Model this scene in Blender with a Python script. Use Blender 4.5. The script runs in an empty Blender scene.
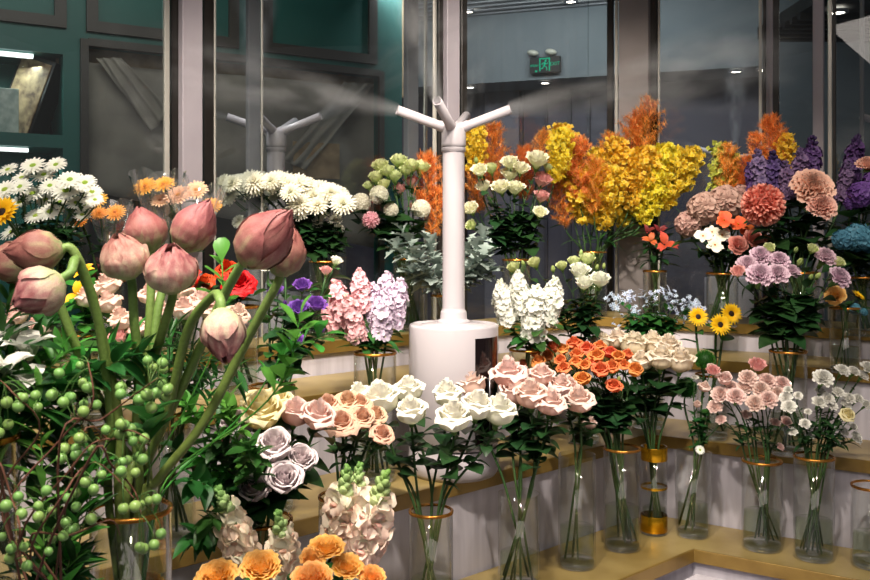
import bpy, math, random
import numpy as np
from mathutils import Vector, Matrix
random.seed(7); RS = np.random.RandomState(7)
PI = math.pi
scn = bpy.context.scene
COL = scn.collection

# ------------------------------------------------------------------ camera
F = 900.0; CZ = 1.5; HY = 240.0
cam_d = bpy.data.cameras.new('camera'); cam = bpy.data.objects.new('camera', cam_d); COL.objects.link(cam)
cam.location = (0, 0, CZ); cam.rotation_euler = (PI/2, 0, 0)
cam_d.sensor_width = 36; cam_d.lens = 36*F/870; cam_d.shift_y = -(290-HY)/870
cam_d.clip_start = .05; cam_d.clip_end = 60
cam_d.dof.use_dof = True; cam_d.dof.focus_distance = 2.1; cam_d.dof.aperture_fstop = 13
scn.camera = cam
def W(px, py, d): return Vector(((px-435)/F*d, d, CZ-(py-HY)/F*d))
def proj(p): return (435+F*p[0]/p[1], HY-F*(p[2]-CZ)/p[1])

# ------------------------------------------------------------------ world, exposure
wd = bpy.data.worlds.new('room_air'); scn.world = wd; wd.use_nodes = True
bg = wd.node_tree.nodes['Background']; bg.inputs[0].default_value = (.62, .66, .72, 1); bg.inputs[1].default_value = .13
scn.view_settings.view_transform = 'Standard'; scn.view_settings.look = 'None'
scn.view_settings.exposure = 0.12; scn.view_settings.gamma = 1.0
scn.view_settings.use_curve_mapping = False
scn.cycles.max_bounces = 10; scn.cycles.transparent_max_bounces = 48
scn.cycles.diffuse_bounces = 3; scn.cycles.glossy_bounces = 4; scn.cycles.transmission_bounces = 6
scn.cycles.volume_bounces = 0; scn.cycles.caustics_reflective = False; scn.cycles.caustics_refractive = False

# ------------------------------------------------------------------ lights: ceiling spot lamps over the display, and added fill lamps
def spot(x, y, z, tx, ty, tz, power, size=70, col=(1, .90, .77), rad=.05, blend=.7):
    l = bpy.data.lights.new('ceiling_or_fill_spot', 'SPOT'); l.energy = power; l.color = col
    l.spot_size = math.radians(size); l.spot_blend = blend; l.shadow_soft_size = rad
    o = bpy.data.objects.new('ceiling_or_fill_spot', l); COL.objects.link(o); o.location = (x, y, z)
    o.rotation_euler = (Vector((tx, ty, tz))-Vector((x, y, z))).to_track_quat('-Z', 'Y').to_euler()
SPOTS = [(-.85, .75, 3.0, -.5, 1.35, 1.1, 85, 62), (-.30, .9, 3.0, -.15, 2.1, 1.1, 130, 56),
         (.35, 1.2, 3.0, .25, 2.6, 1.1, 125, 56), (-1.0, 1.5, 3.05, -.85, 2.4, 1.3, 75, 56),
         (.25, 1.8, 3.05, .5, 3.6, 1.65, 200, 48), (1.05, 1.1, 3.0, 1.1, 2.7, 1.0, 44, 60),
         (-.45, 1.6, 3.05, -.25, 2.9, 1.3, 95, 52), (.8, 1.7, 3.05, 1.05, 3.05, 1.6, 62, 42), (-.15, .45, 2.9, -.24, 1.42, .7, 125, 30)]  # the last spot is an added fill that brightens the apricot roses
spot(-.85, 2.95, 3.2, -.57, 3.22, 1.75, 75, 28, (1, 1, 1)); spot(1.5, 4.6, 3.0, 1.67, 5.05, 1.9, 45, 30, (1, 1, 1))  # both added to brighten the humidifier reflection copies
for s in SPOTS: spot(*s[:6], s[6]*1.42, s[7])
def area(x, y, z, sx, sy, power, col, rot=(0, 0, 0)):
    l = bpy.data.lights.new('added_fill_light', 'AREA'); l.shape = 'RECTANGLE'; l.size = sx; l.size_y = sy; l.energy = power; l.color = col
    o = bpy.data.objects.new('added_fill_light', l); COL.objects.link(o); o.location = (x, y, z); o.rotation_euler = rot
area(0, -.4, 3.0, 3, 1.2, 38, (1, .9, .82), (.5, 0, 0))  # added soft fill from the front and above
area(.55, 4.9, 2.98, 1.7, .3, 27, (.92, .97, 1), (1.15, 0, .0))  # added fill that brightens the bulkhead
area(-1.3, 3.1, 2.9, 1.8, .3, 8, (1, .95, .88), (1.0, 0, .5))  # added fill that brightens the teal wall and canvas

# ------------------------------------------------------------------ materials
def lin(h):
    if isinstance(h, str):
        h = h.lstrip('#'); c = [int(h[i:i+2], 16)/255 for i in (0, 2, 4)]
        return tuple(((x/12.92) if x <= .04045 else ((x+.055)/1.055)**2.4) for x in c)+(1,)
    return tuple(h)+(1,)*(4-len(h))
def newmat(name):
    m = bpy.data.materials.new(name); m.use_nodes = True; n = m.node_tree.nodes; n.clear()
    out = n.new('ShaderNodeOutputMaterial'); return m, n, m.node_tree.links, out
def N(n, t, **kw):
    x = n.new(t)
    for k, v in kw.items(): setattr(x, k, v)
    return x
def ramp(n, stops, mode='LINEAR'):
    r = n.new('ShaderNodeValToRGB'); e = r.color_ramp; e.interpolation = mode
    while len(e.elements) < len(stops): e.elements.new(.5)
    for el, (p, c) in zip(e.elements, stops): el.position = p
    for i, (p, c) in enumerate(stops): e.elements[i].position = p; e.elements[i].color = lin(c)
    return r
def organic(name, stops, rough=.55, transl=.3, hue=.012, val=.18, bump=0.0, bscale=60, sat=1.0, tnoise=.0):
    """petals and leaves: colour from base (t=0) to tip (t=1), a little different on each flower"""
    m, n, l, out = newmat(name)
    a = N(n, 'ShaderNodeAttribute', attribute_name='t'); r = ramp(n, stops)
    tc0 = N(n, 'ShaderNodeTexCoord'); mp0 = N(n, 'ShaderNodeMapping'); mp0.inputs['Scale'].default_value = (2.2, 2.2, .8); l.new(tc0.outputs['Object'], mp0.inputs[0])
    n0 = N(n, 'ShaderNodeTexNoise'); n0.inputs['Scale'].default_value = 1.6; n0.inputs['Detail'].default_value = 5; l.new(mp0.outputs[0], n0.inputs[0])
    ma = N(n, 'ShaderNodeMath', operation='MULTIPLY_ADD'); ma.inputs[1].default_value = tnoise; l.new(n0.outputs[0], ma.inputs[0]); 
    mb = N(n, 'ShaderNodeMath', operation='SUBTRACT'); mb.inputs[1].default_value = tnoise*.5; l.new(a.outputs['Fac'], mb.inputs[0]); l.new(mb.outputs[0], ma.inputs[2]); l.new(ma.outputs[0], r.inputs[0])
    oi = N(n, 'ShaderNodeObjectInfo'); hs = N(n, 'ShaderNodeHueSaturation')
    mh = N(n, 'ShaderNodeMapRange'); mh.inputs[3].default_value = .5-hue; mh.inputs[4].default_value = .5+hue
    l.new(oi.outputs['Random'], mh.inputs[0]); l.new(mh.outputs[0], hs.inputs['Hue'])
    tc = N(n, 'ShaderNodeTexCoord'); ns = N(n, 'ShaderNodeTexNoise'); ns.inputs['Scale'].default_value = bscale*.5; l.new(tc.outputs['Object'], ns.inputs[0])
    mv = N(n, 'ShaderNodeMapRange'); mv.inputs[1].default_value = .3; mv.inputs[2].default_value = .7
    mv.inputs[3].default_value = 1-val; mv.inputs[4].default_value = 1+val*.4; l.new(ns.outputs[0], mv.inputs[0]); l.new(mv.outputs[0], hs.inputs['Value'])
    hs.inputs['Saturation'].default_value = sat
    l.new(r.outputs[0], hs.inputs['Color'])
    p = N(n, 'ShaderNodeBsdfPrincipled'); p.inputs['Roughness'].default_value = rough; p.inputs['Specular IOR Level'].default_value = .3
    l.new(hs.outputs[0], p.inputs['Base Color'])
    if bump:
        b = N(n, 'ShaderNodeBump'); b.inputs['Strength'].default_value = bump; b.inputs['Distance'].default_value = .01
        n2 = N(n, 'ShaderNodeTexNoise'); n2.inputs['Scale'].default_value = bscale; l.new(tc.outputs['Object'], n2.inputs[0]); l.new(n2.outputs[0], b.inputs['Height']); l.new(b.outputs[0], p.inputs['Normal'])
    tr = N(n, 'ShaderNodeBsdfTranslucent'); l.new(hs.outputs[0], tr.inputs[0])
    mx = N(n, 'ShaderNodeMixShader'); mx.inputs[0].default_value = transl; l.new(p.outputs[0], mx.inputs[1]); l.new(tr.outputs[0], mx.inputs[2])
    l.new(mx.outputs[0], out.inputs[0]); return m
def plain(name, col, rough=.5, metal=0, var=.0, scale=8, col2=None, bump=0, emit=None, stretch=(1, 1, 1), detail=4):
    m, n, l, out = newmat(name)
    p = N(n, 'ShaderNodeBsdfPrincipled'); p.inputs['Roughness'].default_value = rough; p.inputs['Metallic'].default_value = metal
    tc = N(n, 'ShaderNodeTexCoord'); mp = N(n, 'ShaderNodeMapping'); mp.inputs['Scale'].default_value = stretch; l.new(tc.outputs['Object'], mp.inputs[0])
    ns = N(n, 'ShaderNodeTexNoise'); ns.inputs['Scale'].default_value = scale; ns.inputs['Detail'].default_value = detail; l.new(mp.outputs[0], ns.inputs[0])
    r = ramp(n, [(.35, col), (.68, col2 or col)]); l.new(ns.outputs[0], r.inputs[0]); l.new(r.outputs[0], p.inputs['Base Color'])
    if bump:
        b = N(n, 'ShaderNodeBump'); b.inputs['Strength'].default_value = bump; b.inputs['Distance'].default_value = .01; l.new(ns.outputs[0], b.inputs['Height']); l.new(b.outputs[0], p.inputs['Normal'])
    if emit: p.inputs['Emission Color'].default_value = lin(col); p.inputs['Emission Strength'].default_value = emit
    l.new(p.outputs[0], out.inputs[0]); return m
def glassy(name, tint=(.93, .95, .95), gloss=.9, rough=.03, ior=1.45, haze=0.0, fmul=1.0):
    m, n, l, out = newmat(name)
    t = N(n, 'ShaderNodeBsdfTransparent'); t.inputs[0].default_value = lin(tint)
    g = N(n, 'ShaderNodeBsdfGlossy'); g.inputs['Roughness'].default_value = rough; g.inputs[0].default_value = (gloss, gloss, gloss, 1)
    f = N(n, 'ShaderNodeFresnel'); ge = N(n, 'ShaderNodeNewGeometry')   # same reflectance on both faces of the thin sheet
    mi = N(n, 'ShaderNodeMapRange'); mi.inputs[3].default_value = ior; mi.inputs[4].default_value = 1/ior; l.new(ge.outputs['Backfacing'], mi.inputs[0]); l.new(mi.outputs[0], f.inputs[0])
    mm = N(n, 'ShaderNodeMath', operation='MULTIPLY'); mm.inputs[1].default_value = fmul; mm.use_clamp = True; l.new(f.outputs[0], mm.inputs[0])
    mx = N(n, 'ShaderNodeMixShader'); l.new(mm.outputs[0], mx.inputs[0]); l.new(t.outputs[0], mx.inputs[1]); l.new(g.outputs[0], mx.inputs[2])
    o = mx
    if haze:
        d = N(n, 'ShaderNodeBsdfDiffuse'); d.inputs[0].default_value = (.8, .82, .82, 1)
        m2 = N(n, 'ShaderNodeMixShader'); m2.inputs[0].default_value = haze; l.new(mx.outputs[0], m2.inputs[1]); l.new(d.outputs[0], m2.inputs[2]); o = m2
    l.new(o.outputs[0], out.inputs[0]); return m
def lamp_mat(name, col, s):
    m, n, l, out = newmat(name); e = N(n, 'ShaderNodeEmission'); e.inputs[0].default_value = lin(col); e.inputs[1].default_value = s; l.new(e.outputs[0], out.inputs[0]); return m
M = {}
M['gold_top'] = plain('brushed_gold_laminate', '#a8935f', .34, .3, scale=5, col2='#87713f', bump=.05)
M['lip'] = plain('gold_edge_strip', '#94783c', .35, .4, scale=9, col2='#7a602c')
M['riser'] = plain('lilac_white_riser', '#c9c3cc', .5, 0, scale=6, col2='#b3adb6', stretch=(6, 6, .5))
M['floor'] = plain('pale_floor_tile', '#c4c0cc', .35, 0, scale=3, col2='#b4b0bc')
M['post'] = plain('white_painted_post', '#a79fa6', .4, 0, scale=4, col2='#9a929a')
M['postgrey'] = plain('grey_painted_post', '#77767c', .45)
M['bronze'] = plain('dark_bronze_frame', '#2b2724', .35, .3)
M['edge'] = plain('polished_glass_edge', '#c9c4bb', .2, .4)
M['teal'] = plain('teal_painted_panel', '#0f5f57', .5, 0, scale=3, col2='#0d544e')
M['tealdark'] = plain('dark_teal_recess', '#12504b', .5)
M['mould'] = plain('grey_brown_moulding', '#383530', .5)
M['canvas'] = plain('dusty_grey_canvas', '#98958a', .9, 0, scale=4, col2='#74716a', bump=.3, detail=8)
M['canvas2'] = plain('dark_grey_screen', '#5a5a56', .9, 0, scale=3, col2='#4a4b49', detail=8)
M['tan'] = plain('aged_tan_board', '#a58f6e', .8, 0, scale=14, col2='#836f54')
M['bulk'] = plain('blue_grey_ceiling_paint', '#6c7376', .8, 0, scale=1.2, col2='#60686b')
M['soffit'] = plain('dark_soffit', '#2c2f31', .7)
M['slat'] = plain('ceiling_slat', '#9c9fa2', .6)
M['purple_panel'] = plain('dark_plum_panel', '#4b4754', .6, 0, scale=2, col2='#413d4a')
M['greypanel'] = plain('slate_grey_panel', '#5d686d', .6, 0, scale=2, col2='#525c62')
M['plastic'] = plain('white_gloss_plastic', '#b4adb2', .3)
M['blackgloss'] = plain('black_gloss_panel', '#120a0a', .12)
M['metalgrey'] = plain('grey_metal', '#9a9aa0', .3, .8)
M['gold'] = plain('gold_rim', '#c58a3c', .25, .85, scale=30, col2='#9a5f22')
M['goldfoil'] = plain('gold_foil', '#d9a522', .25, .9, scale=18, col2='#a87410')
M['glass'] = glassy('clear_vase_glass', (.96, .97, .965), .9, .02, 1.45, 0.0, 1.0)
M['glassbase'] = glassy('thick_glass_base', (.84, .88, .85), .9, .03, 1.5, .0, 1.3)
M['water'] = glassy('vase_water', (.86, .91, .82), .9, .02, 1.33, .0)
M['pane'] = glassy('shop_glass_pane', (.88, .90, .90), .9, .0, 1.5, 0.006, 1.0)
M['cello'] = glassy('clear_cellophane', (.95, .96, .96), 1, .12, 1.5, .05, 2.2)
M['lamp'] = lamp_mat('lit_downlight', '#fff4e4', 14)
M['led'] = lamp_mat('led_strip', '#eef6f2', 2.6)
M['exit_black'] = plain('black_sign_face', '#010403', .7)
M['exit_green'] = lamp_mat('lit_green_pictogram', '#1fb58a', 1.0)
M['emlamp'] = plain('emergency_lamp_lens', '#b9b8a8', .3)
M['print'] = plain('sepia_print', '#5a4230', .6, 0, scale=26, col2='#b39670', detail=6)
M['blackframe'] = plain('black_frame', '#0b0b0b', .4)
M['book'] = plain('pale_book', '#8fa39c', .6, 0, scale=30, col2='#b3c2bb')
M['paper'] = plain('matte_grey_plinth', '#3c3a42', .7)
# plants
M['stem'] = organic('green_stem', [(0, '#4f6b33'), (1, '#4c7434')], .5, .05)
M['stemdark'] = organic('dark_green_stem', [(0, '#3c552d'), (1, '#2f4f27')], .5, .05)
M['lotusstem'] = organic('thick_olive_stem', [(0, '#71803f'), (.6, '#62793a'), (1, '#7f9e58')], .45, .1, bump=.15, bscale=300)
M['twig'] = organic('brown_twig', [(0, '#4a2f24'), (1, '#6b4534')], .7, 0)
M['leafdark'] = organic('dark_green_leaf', [(0, '#2a4a26'), (1, '#204020')], .38, .2, .02, .3)
M['leafmid'] = organic('mid_green_leaf', [(0, '#37692e'), (1, '#2c5a27')], .38, .3, .02, .3)
M['leafbright'] = organic('fresh_green_leaf', [(0, '#5aa244'), (1, '#4c933c')], .35, .4, .02, .2)
M['leafgrey'] = organic('silver_grey_leaf', [(0, '#7f8f86'), (1, '#aab8b2')], .8, .15, .01, .2)
M['sepal'] = organic('pale_green_sepal', [(0, '#6f9a4f'), (1, '#88ab62')], .5, .25)
def pm(k, stops, **kw): M[k] = organic(k, stops, **kw)
pm('white_rose', [(0, '#c9cf96'), (.45, '#f2efdc'), (1, '#fbf8f0')], val=.06)  # rose ramps: natural green-yellow base, also deepened as painted shade between petals
pm('cream_rose', [(0, '#d9bd84'), (.5, '#f1dfc2'), (1, '#f8ecdc')], val=.08)
pm('yellow_rose', [(0, '#e9cf6e'), (.5, '#f2e2a0'), (1, '#f7ecc4')], val=.08)
pm('blush_rose', [(0, '#dc9c80'), (.5, '#f0cabc'), (1, '#f6dfd8')], val=.08)
pm('lav_rose', [(0, '#b0b884'), (.35, '#d4c4c8'), (1, '#ecdfe2')], val=.08)
pm('pinkedge_rose', [(0, '#f0e6c8'), (.6, '#f7ebe0'), (1, '#f0c4b6')], val=.1)
pm('cafe_rose', [(0, '#c27a44'), (.5, '#dfa882'), (1, '#ecc9ae')], val=.1)
pm('orange_rose', [(0, '#c84a10'), (.5, '#e8702c'), (1, '#f59460')], val=.15, hue=.02)
pm('apricot_rose', [(0, '#f79a1c'), (.5, '#fbb238'), (1, '#fbc67c')], val=.1, hue=.01)
pm('red', [(0, '#7c130a'), (.5, '#b3200e'), (1, '#d63a18')], val=.2)
pm('lotus', [(0, '#98a068'), (.22, '#b09474'), (.45, '#a3685e'), (.75, '#97504d'), (1, '#82403f')], rough=.5, transl=.12, val=.18, hue=.012, bump=.15, bscale=40, tnoise=1.1, sat=.9)
pm('lotus_light', [(0, '#b4b884'), (.35, '#cdb49a'), (.6, '#b9857c'), (.85, '#a8645f'), (1, '#914a4c')], rough=.5, transl=.12, val=.18, hue=.012, bump=.15, bscale=40, tnoise=1.1, sat=.9)
pm('white_daisy', [(0, '#dfe8b4'), (.3, '#f2f4e6'), (1, '#f8f8f2')], val=.05)
pm('green_eye', [(0, '#8fb53a'), (1, '#b5cf4d')], val=.2)
pm('ivory_mum', [(0, '#dbe0a0'), (.4, '#f2efd6'), (1, '#faf7e8')], val=.06)
pm('white_ball', [(0, '#dcd8c0'), (1, '#f4f0e6')], val=.05)
pm('pink_ball', [(0, '#d98e9a'), (1, '#eec0c4')], val=.1)
pm('gerbera', [(0, '#f08a1e'), (.5, '#f7a630'), (1, '#f9b95a')], val=.1)
pm('peach_gerbera', [(0, '#f0a060'), (.5, '#f6be92'), (1, '#f9cfae')], val=.1)
pm('sun_yellow', [(0, '#e49a06'), (.4, '#f5bd10'), (1, '#fbd02a')], val=.1)
pm('brown_eye', [(0, '#1c0f08'), (1, '#4a2810')], val=.3)
pm('orange_eye', [(0, '#b86512'), (1, '#e8962a')], val=.2)
pm('stock_pink', [(0, '#c9d49a'), (.25, '#e9a9b4'), (1, '#f2c6cc')], val=.12)
pm('stock_lilac', [(0, '#c9d49a'), (.25, '#d3bcd6'), (1, '#e9d8e8')], val=.12)
pm('stock_white', [(0, '#cfdca2'), (.25, '#eef0e0'), (1, '#fbfaf4')], val=.05)
pm('delph', [(0, '#2a2040'), (.4, '#463262'), (1, '#654a80')], val=.2, hue=.02)
pm('delph_soft', [(0, '#54466a'), (.4, '#6c5880'), (1, '#8a7296')], val=.2, hue=.02)
pm('violet', [(0, '#d9c8e0'), (.3, '#8a5fb0'), (1, '#7546a2')], val=.12)
pm('lisi_lilac', [(0, '#cfc4a0'), (.3, '#d8b8c6'), (1, '#e0c4d2')], val=.1, hue=.015)
pm('lisi_cream', [(0, '#c6d48c'), (.35, '#eef0c8'), (1, '#f7f3dc')], val=.06)
pm('lisi_green', [(0, '#a9c468'), (.5, '#cfdc94'), (1, '#e2e6b4')], val=.08)
pm('lisi_white', [(0, '#bcd08a'), (.35, '#eef2da'), (1, '#faf9ee')], val=.06)
pm('lisi_pink', [(0, '#ecd6b8'), (.4, '#f0c4bc'), (1, '#f0b2ae')], val=.08)
pm('bud_green', [(0, '#7fa04a'), (1, '#c3d488')], val=.1)
pm('carn_pink', [(0, '#e2a898'), (.5, '#f2cabf'), (1, '#f8ded6')], val=.1)
pm('carn_white', [(0, '#cfd8b4'), (.3, '#efeee2'), (1, '#faf8f2')], val=.06)
pm('coral', [(0, '#c24a44'), (.5, '#e57a70'), (1, '#f6a99c')], val=.15)
pm('peach', [(0, '#de8048'), (.4, '#efab92'), (1, '#f7c9ba')], val=.1)
pm('salmon', [(0, '#d97a60'), (1, '#eba596')], val=.1)
pm('mauve', [(0, '#8e6a60'), (.5, '#a98078'), (1, '#bf9a90')], val=.15, hue=.02)
pm('lily_orange', [(0, '#a8502a'), (.5, '#d0653a'), (1, '#c45a48')], val=.15)
pm('lily_mirror_dark', [(0, '#6a2a22'), (1, '#8a3a34')], val=.2)
pm('orchid_orange', [(0, '#d0581c'), (1, '#ee8448')], val=.1)
pm('orchid_white', [(0, '#d8cca0'), (.4, '#eee8d4'), (1, '#f4f0e4')], val=.05)
pm('blue_hyd', [(0, '#2f6478'), (1, '#5a96aa')], val=.15)
pm('purple_hyd', [(0, '#4a2a6a'), (1, '#73509a')], val=.2)
pm('ranunc', [(0, '#f0a024'), (.5, '#fabc48'), (1, '#fbcf88')], val=.1)
pm('oncid', [(0, '#e8b414'), (.4, '#f7da34'), (1, '#faea78')], transl=.5, val=.12, hue=.02, bscale=20)
pm('oncid_green', [(0, '#8a9238'), (1, '#c7c052')], val=.12, hue=.02, bscale=20)
pm('fern_orange', [(0, '#ee9640'), (.5, '#faae52'), (1, '#ffcb84')], transl=.5, val=.15, hue=.015, bscale=20)
pm('tweedia', [(0, '#6f86a8'), (.35, '#b9c6e0'), (1, '#d9e0ee')], val=.08, hue=.02)
pm('freesia', [(0, '#d2d890'), (.3, '#f0efe4'), (1, '#f8f6f2')], val=.05, rough=.4)
pm('snap', [(0, '#6f9a4a'), (.22, '#bccf92'), (.38, '#f1efd8'), (.6, '#f6dccb'), (1, '#efb09c')], val=.08)
pm('berry', [(0, '#7fa35a'), (.8, '#739c50'), (.93, '#557838'), (1, '#4a3420')], rough=.3, transl=.06, val=.16, hue=.02)
pm('moss', [(0, '#1d4a18'), (1, '#3f8f2a')], val=.3)

# ------------------------------------------------------------------ mesh helpers
_gf = {}
def gfaces(nu, nv):
    k = (nu, nv)
    if k not in _gf:
        i, j = np.meshgrid(np.arange(nu-1), np.arange(nv-1), indexing='ij'); a = (i*nv+j).ravel()
        _gf[k] = np.stack([a, a+1, a+nv+1, a+nv], 1)
    return _gf[k]
class G:
    def __init__(s): s.V = []; s.Fc = []; s.T = []; s.n = 0
    def add(s, V, Fc, T=None):
        V = np.asarray(V, float).reshape(-1, 3); s.V.append(V); s.Fc.extend((np.asarray(Fc)+s.n).tolist() if not isinstance(Fc, list) else [[i+s.n for i in f] for f in Fc])
        s.T.append(np.full(len(V), .5) if T is None else np.broadcast_to(np.asarray(T, float).ravel() if np.ndim(T) else np.full(len(V), T), (len(V),))); s.n += len(V); return s
    def grid(s, P, T=None):   # P (nu,nv,3)
        return s.add(P.reshape(-1, 3), gfaces(P.shape[0], P.shape[1]), None if T is None else np.asarray(T).ravel())
    def mesh(s, name, mat, smooth=True, scale=1.0, tform=None):
        V = np.concatenate(s.V)*scale
        me = bpy.data.meshes.new(name); me.from_pydata(V.tolist(), [], s.Fc)
        at = me.attributes.new('t', 'FLOAT', 'POINT'); at.data.foreach_set('value', np.clip(np.concatenate(s.T), 0, 1))
        if smooth: me.shade_smooth()
        if mat: me.materials.append(mat)
        return me
    def merge(s, o, M3=None, off=(0, 0, 0), sc=1.0, T=None):
        V = np.concatenate(o.V)*sc
        if M3 is not None: V = V@np.asarray(M3).T
        s.V.append(V+np.asarray(off)); s.Fc.extend([[i+s.n for i in f] for f in o.Fc]); s.T.append(np.concatenate(o.T) if T is None else np.full(len(V), T)); s.n += len(V); return s
    def box(s, x0, x1, y0, y1, z0, z1, M4=None):
        V = np.array([(x, y, z) for x in (x0, x1) for y in (y0, y1) for z in (z0, z1)], float)
        if M4 is not None: V = np.array([M4@Vector(v) for v in V])
        return s.add(V, [[0, 1, 3, 2], [4, 6, 7, 5], [0, 4, 5, 1], [2, 3, 7, 6], [0, 2, 6, 4], [1, 5, 7, 3]])
    def tube(s, P, R, n=6, T=None, cap=True):
        P = [Vector(p) for p in P]; m = len(P); R = [R]*m if not hasattr(R, '__len__') else R
        up = Vector((.3, .5, .8)).normalized(); rings = []
        for i, p in enumerate(P):
            d = (P[min(i+1, m-1)]-P[max(i-1, 0)]).normalized()
            a = d.cross(up)
            if a.length < 1e-4: a = d.cross(Vector((1, 0, 0)))
            a.normalize(); b = d.cross(a); up = b.cross(d).normalized() if False else up
            rings.append([p+(a*math.cos(2*PI*k/n)+b*math.sin(2*PI*k/n))*R[i] for k in range(n)])
        V = [v for r in rings for v in r]; Fc = [[i*n+k, i*n+(k+1) % n, (i+1)*n+(k+1) % n, (i+1)*n+k] for i in range(m-1) for k in range(n)]
        if cap: Fc += [list(range(n))[::-1], [(m-1)*n+k for k in range(n)]]
        TT = np.repeat(np.linspace(0, 1, m), n) if T is None else np.full(m*n, T)
        return s.add(V, Fc, TT)
    def lathe(s, prof, n=32, T=.5, M4=None, c=(0, 0, 0)):
        m = len(prof); V = []
        for r, z in prof:
            for k in range(n): V.append(Vector((c[0]+r*math.cos(2*PI*k/n), c[1]+r*math.sin(2*PI*k/n), c[2]+z)))
        if M4 is not None: V = [M4@v for v in V]
        Fc = [[i*n+k, i*n+(k+1) % n, (i+1)*n+(k+1) % n, (i+1)*n+k] for i in range(m-1) for k in range(n)]
        return s.add(V, Fc, T)
def obj(name, me, parent=None, loc=None):
    o = bpy.data.objects.new(name, me); COL.objects.link(o)
    if parent: o.parent = parent
    if loc is not None: o.location = loc
    return o
def tag(o, label, cat, group=None):
    o['label'] = label; o['category'] = cat
    if group: o['group'] = group
    return o
def thing(name, label, cat, loc=(0, 0, 0), group=None, rz=0):
    o = bpy.data.objects.new(name, None); COL.objects.link(o); o.location = loc; o.rotation_euler = (0, 0, rz); o.empty_display_size = .05
    return tag(o, label, cat, group)
def struct(name, me, loc=None):
    o = obj(name, me, None, loc); o['kind'] = 'structure'; return o
def bevel(o, w=.004, seg=2):
    b = o.modifiers.new('bevel', 'BEVEL'); b.width = w; b.segments = seg; b.limit_method = 'ANGLE'; return o
def R_to(d, spin=0):     # 3x3 taking +Z to d
    return np.array((Vector(d).to_track_quat('Z', 'Y').to_matrix()@Matrix.Rotation(spin, 3, 'Z')))

# ------------------------------------------------------------------ petal shapes
def petal(L, Wd, a0, a1, phi, r0=.0, z0=0, prof='ovate', cup=.2, ruff=0, rf=3, nu=6, nv=5, t0=0, t1=1, twist=0):
    u = np.linspace(0, 1, nu); v = np.linspace(-1, 1, nv)
    a = a0+(a1-a0)*u; du = L/(nu-1)
    r = r0+np.concatenate([[0], np.cumsum(np.cos(a[1:])*du)]); z = z0+np.concatenate([[0], np.cumsum(np.sin(a[1:])*du)])
    if prof == 'ovate': w = np.sin(PI*np.clip(u*.93+.07, 0, 1)**.85)**.75
    elif prof == 'ray': w = np.sin(PI*np.clip(u*.8+.13, 0, 1))**.5
    elif prof == 'fan': w = .22+.78*u**.8; w[-1] *= .8
    elif prof == 'point': w = np.sin(PI*np.clip(u*.97+.03, 0, 1)**.75)
    elif prof == 'round': w = np.sqrt(np.clip(1-(2*u-1)**2, 0.02, 1))**.8
    else: w = np.ones(nu)
    U, Vv = np.meshgrid(u, v, indexing='ij'); ph = RS.rand()*6
    off = cup*Wd*Vv**2*w[:, None]+ruff*np.sin(rf*Vv*PI+ph)*U**2
    y = Wd*w[:, None]*Vv
    rr = r[:, None]-np.sin(a)[:, None]*off; zz = z[:, None]+np.cos(a)[:, None]*off
    if prof == 'fan': rr = rr-.18*L*Vv**2*U*np.cos(a)[:, None]; zz = zz-.18*L*Vv**2*U*np.sin(a)[:, None]
    c, s_ = math.cos(phi), math.sin(phi)
    return np.stack([rr*c-y*s_, rr*s_+y*c, zz], -1), t0+(t1-t0)*U
def cupp(phi, hw, Rf, Zf, nu=7, nv=8, drop=.1, ruff=0, rf=3, base=.35, tipw=1.0, edge=0, t0=0, t1=1, peak=.55, lean=0):
    u = np.linspace(0, 1, nu); v = np.linspace(-1, 1, nv); U, Vv = np.meshgrid(u, v, indexing='ij')
    s = base+(1-base)*np.sin(np.clip(U/peak, 0, 1)*PI/2)
    s = s*np.where(U > peak, 1-(1-tipw)*((U-peak)/(1-peak))**1.6, 1)
    ph = RS.rand()*6; ang = phi+hw*s*Vv
    r = Rf(U)+ruff*np.sin(rf*Vv*PI+ph)*U**2+edge*np.abs(Vv)**3*U
    z = Zf(U)-drop*np.abs(Vv)**2.4*U**2+ruff*.6*np.cos(rf*Vv*PI*1.3+ph)*U**2
    x = r*np.cos(ang)+lean*U*math.cos(phi); y = r*np.sin(ang)+lean*U*math.sin(phi)
    return np.stack([x, y, z], -1), t0+(t1-t0)*U
def g_rose(n=24, openn=.5, seed=0, high=1.0, ruff=.015):
    g = G(); rs = np.random.RandomState(seed)
    for i in range(n):
        f = (i+.5)/n; Rb = .10+.74*f**.85; Rt = Rb*(.86+.16*f)+max(0, f-.3)*(.03+.32*openn)+rs.uniform(-.03, .03)
        H = (1.5-.10*math.sin(f*PI)-(.22+.30*openn)*f)*high+rs.uniform(-.04, .04)
        Rf = lambda U, Rb=Rb, Rt=Rt: .12+(Rb-.12)*np.sin(np.clip(U/.42, 0, 1)*PI/2)+(Rt-Rb)*np.clip((U-.5)/.5, 0, 1)**1.6+.07*np.clip((U-.8)/.2, 0, 1)**2
        roll = max(0, f-.25)*.7*(.5+openn)
        Zf = lambda U, H=H, roll=roll: H*U**1.05-roll*np.clip((U-.7)/.3, 0, 1)**2*.5-.07*np.clip((U-.84)/.16, 0, 1)**2
        P, T = cupp(i*2.4+rs.uniform(-.25, .25), 1.7-.8*f, Rf, Zf, nu=8, nv=11, drop=.05+.10*f, ruff=ruff*(1+f), rf=1.0+rs.rand()*.8, tipw=.52, base=.5)
        g.grid(P*np.array((.90, .90, 1.08)), T)
    return g
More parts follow.
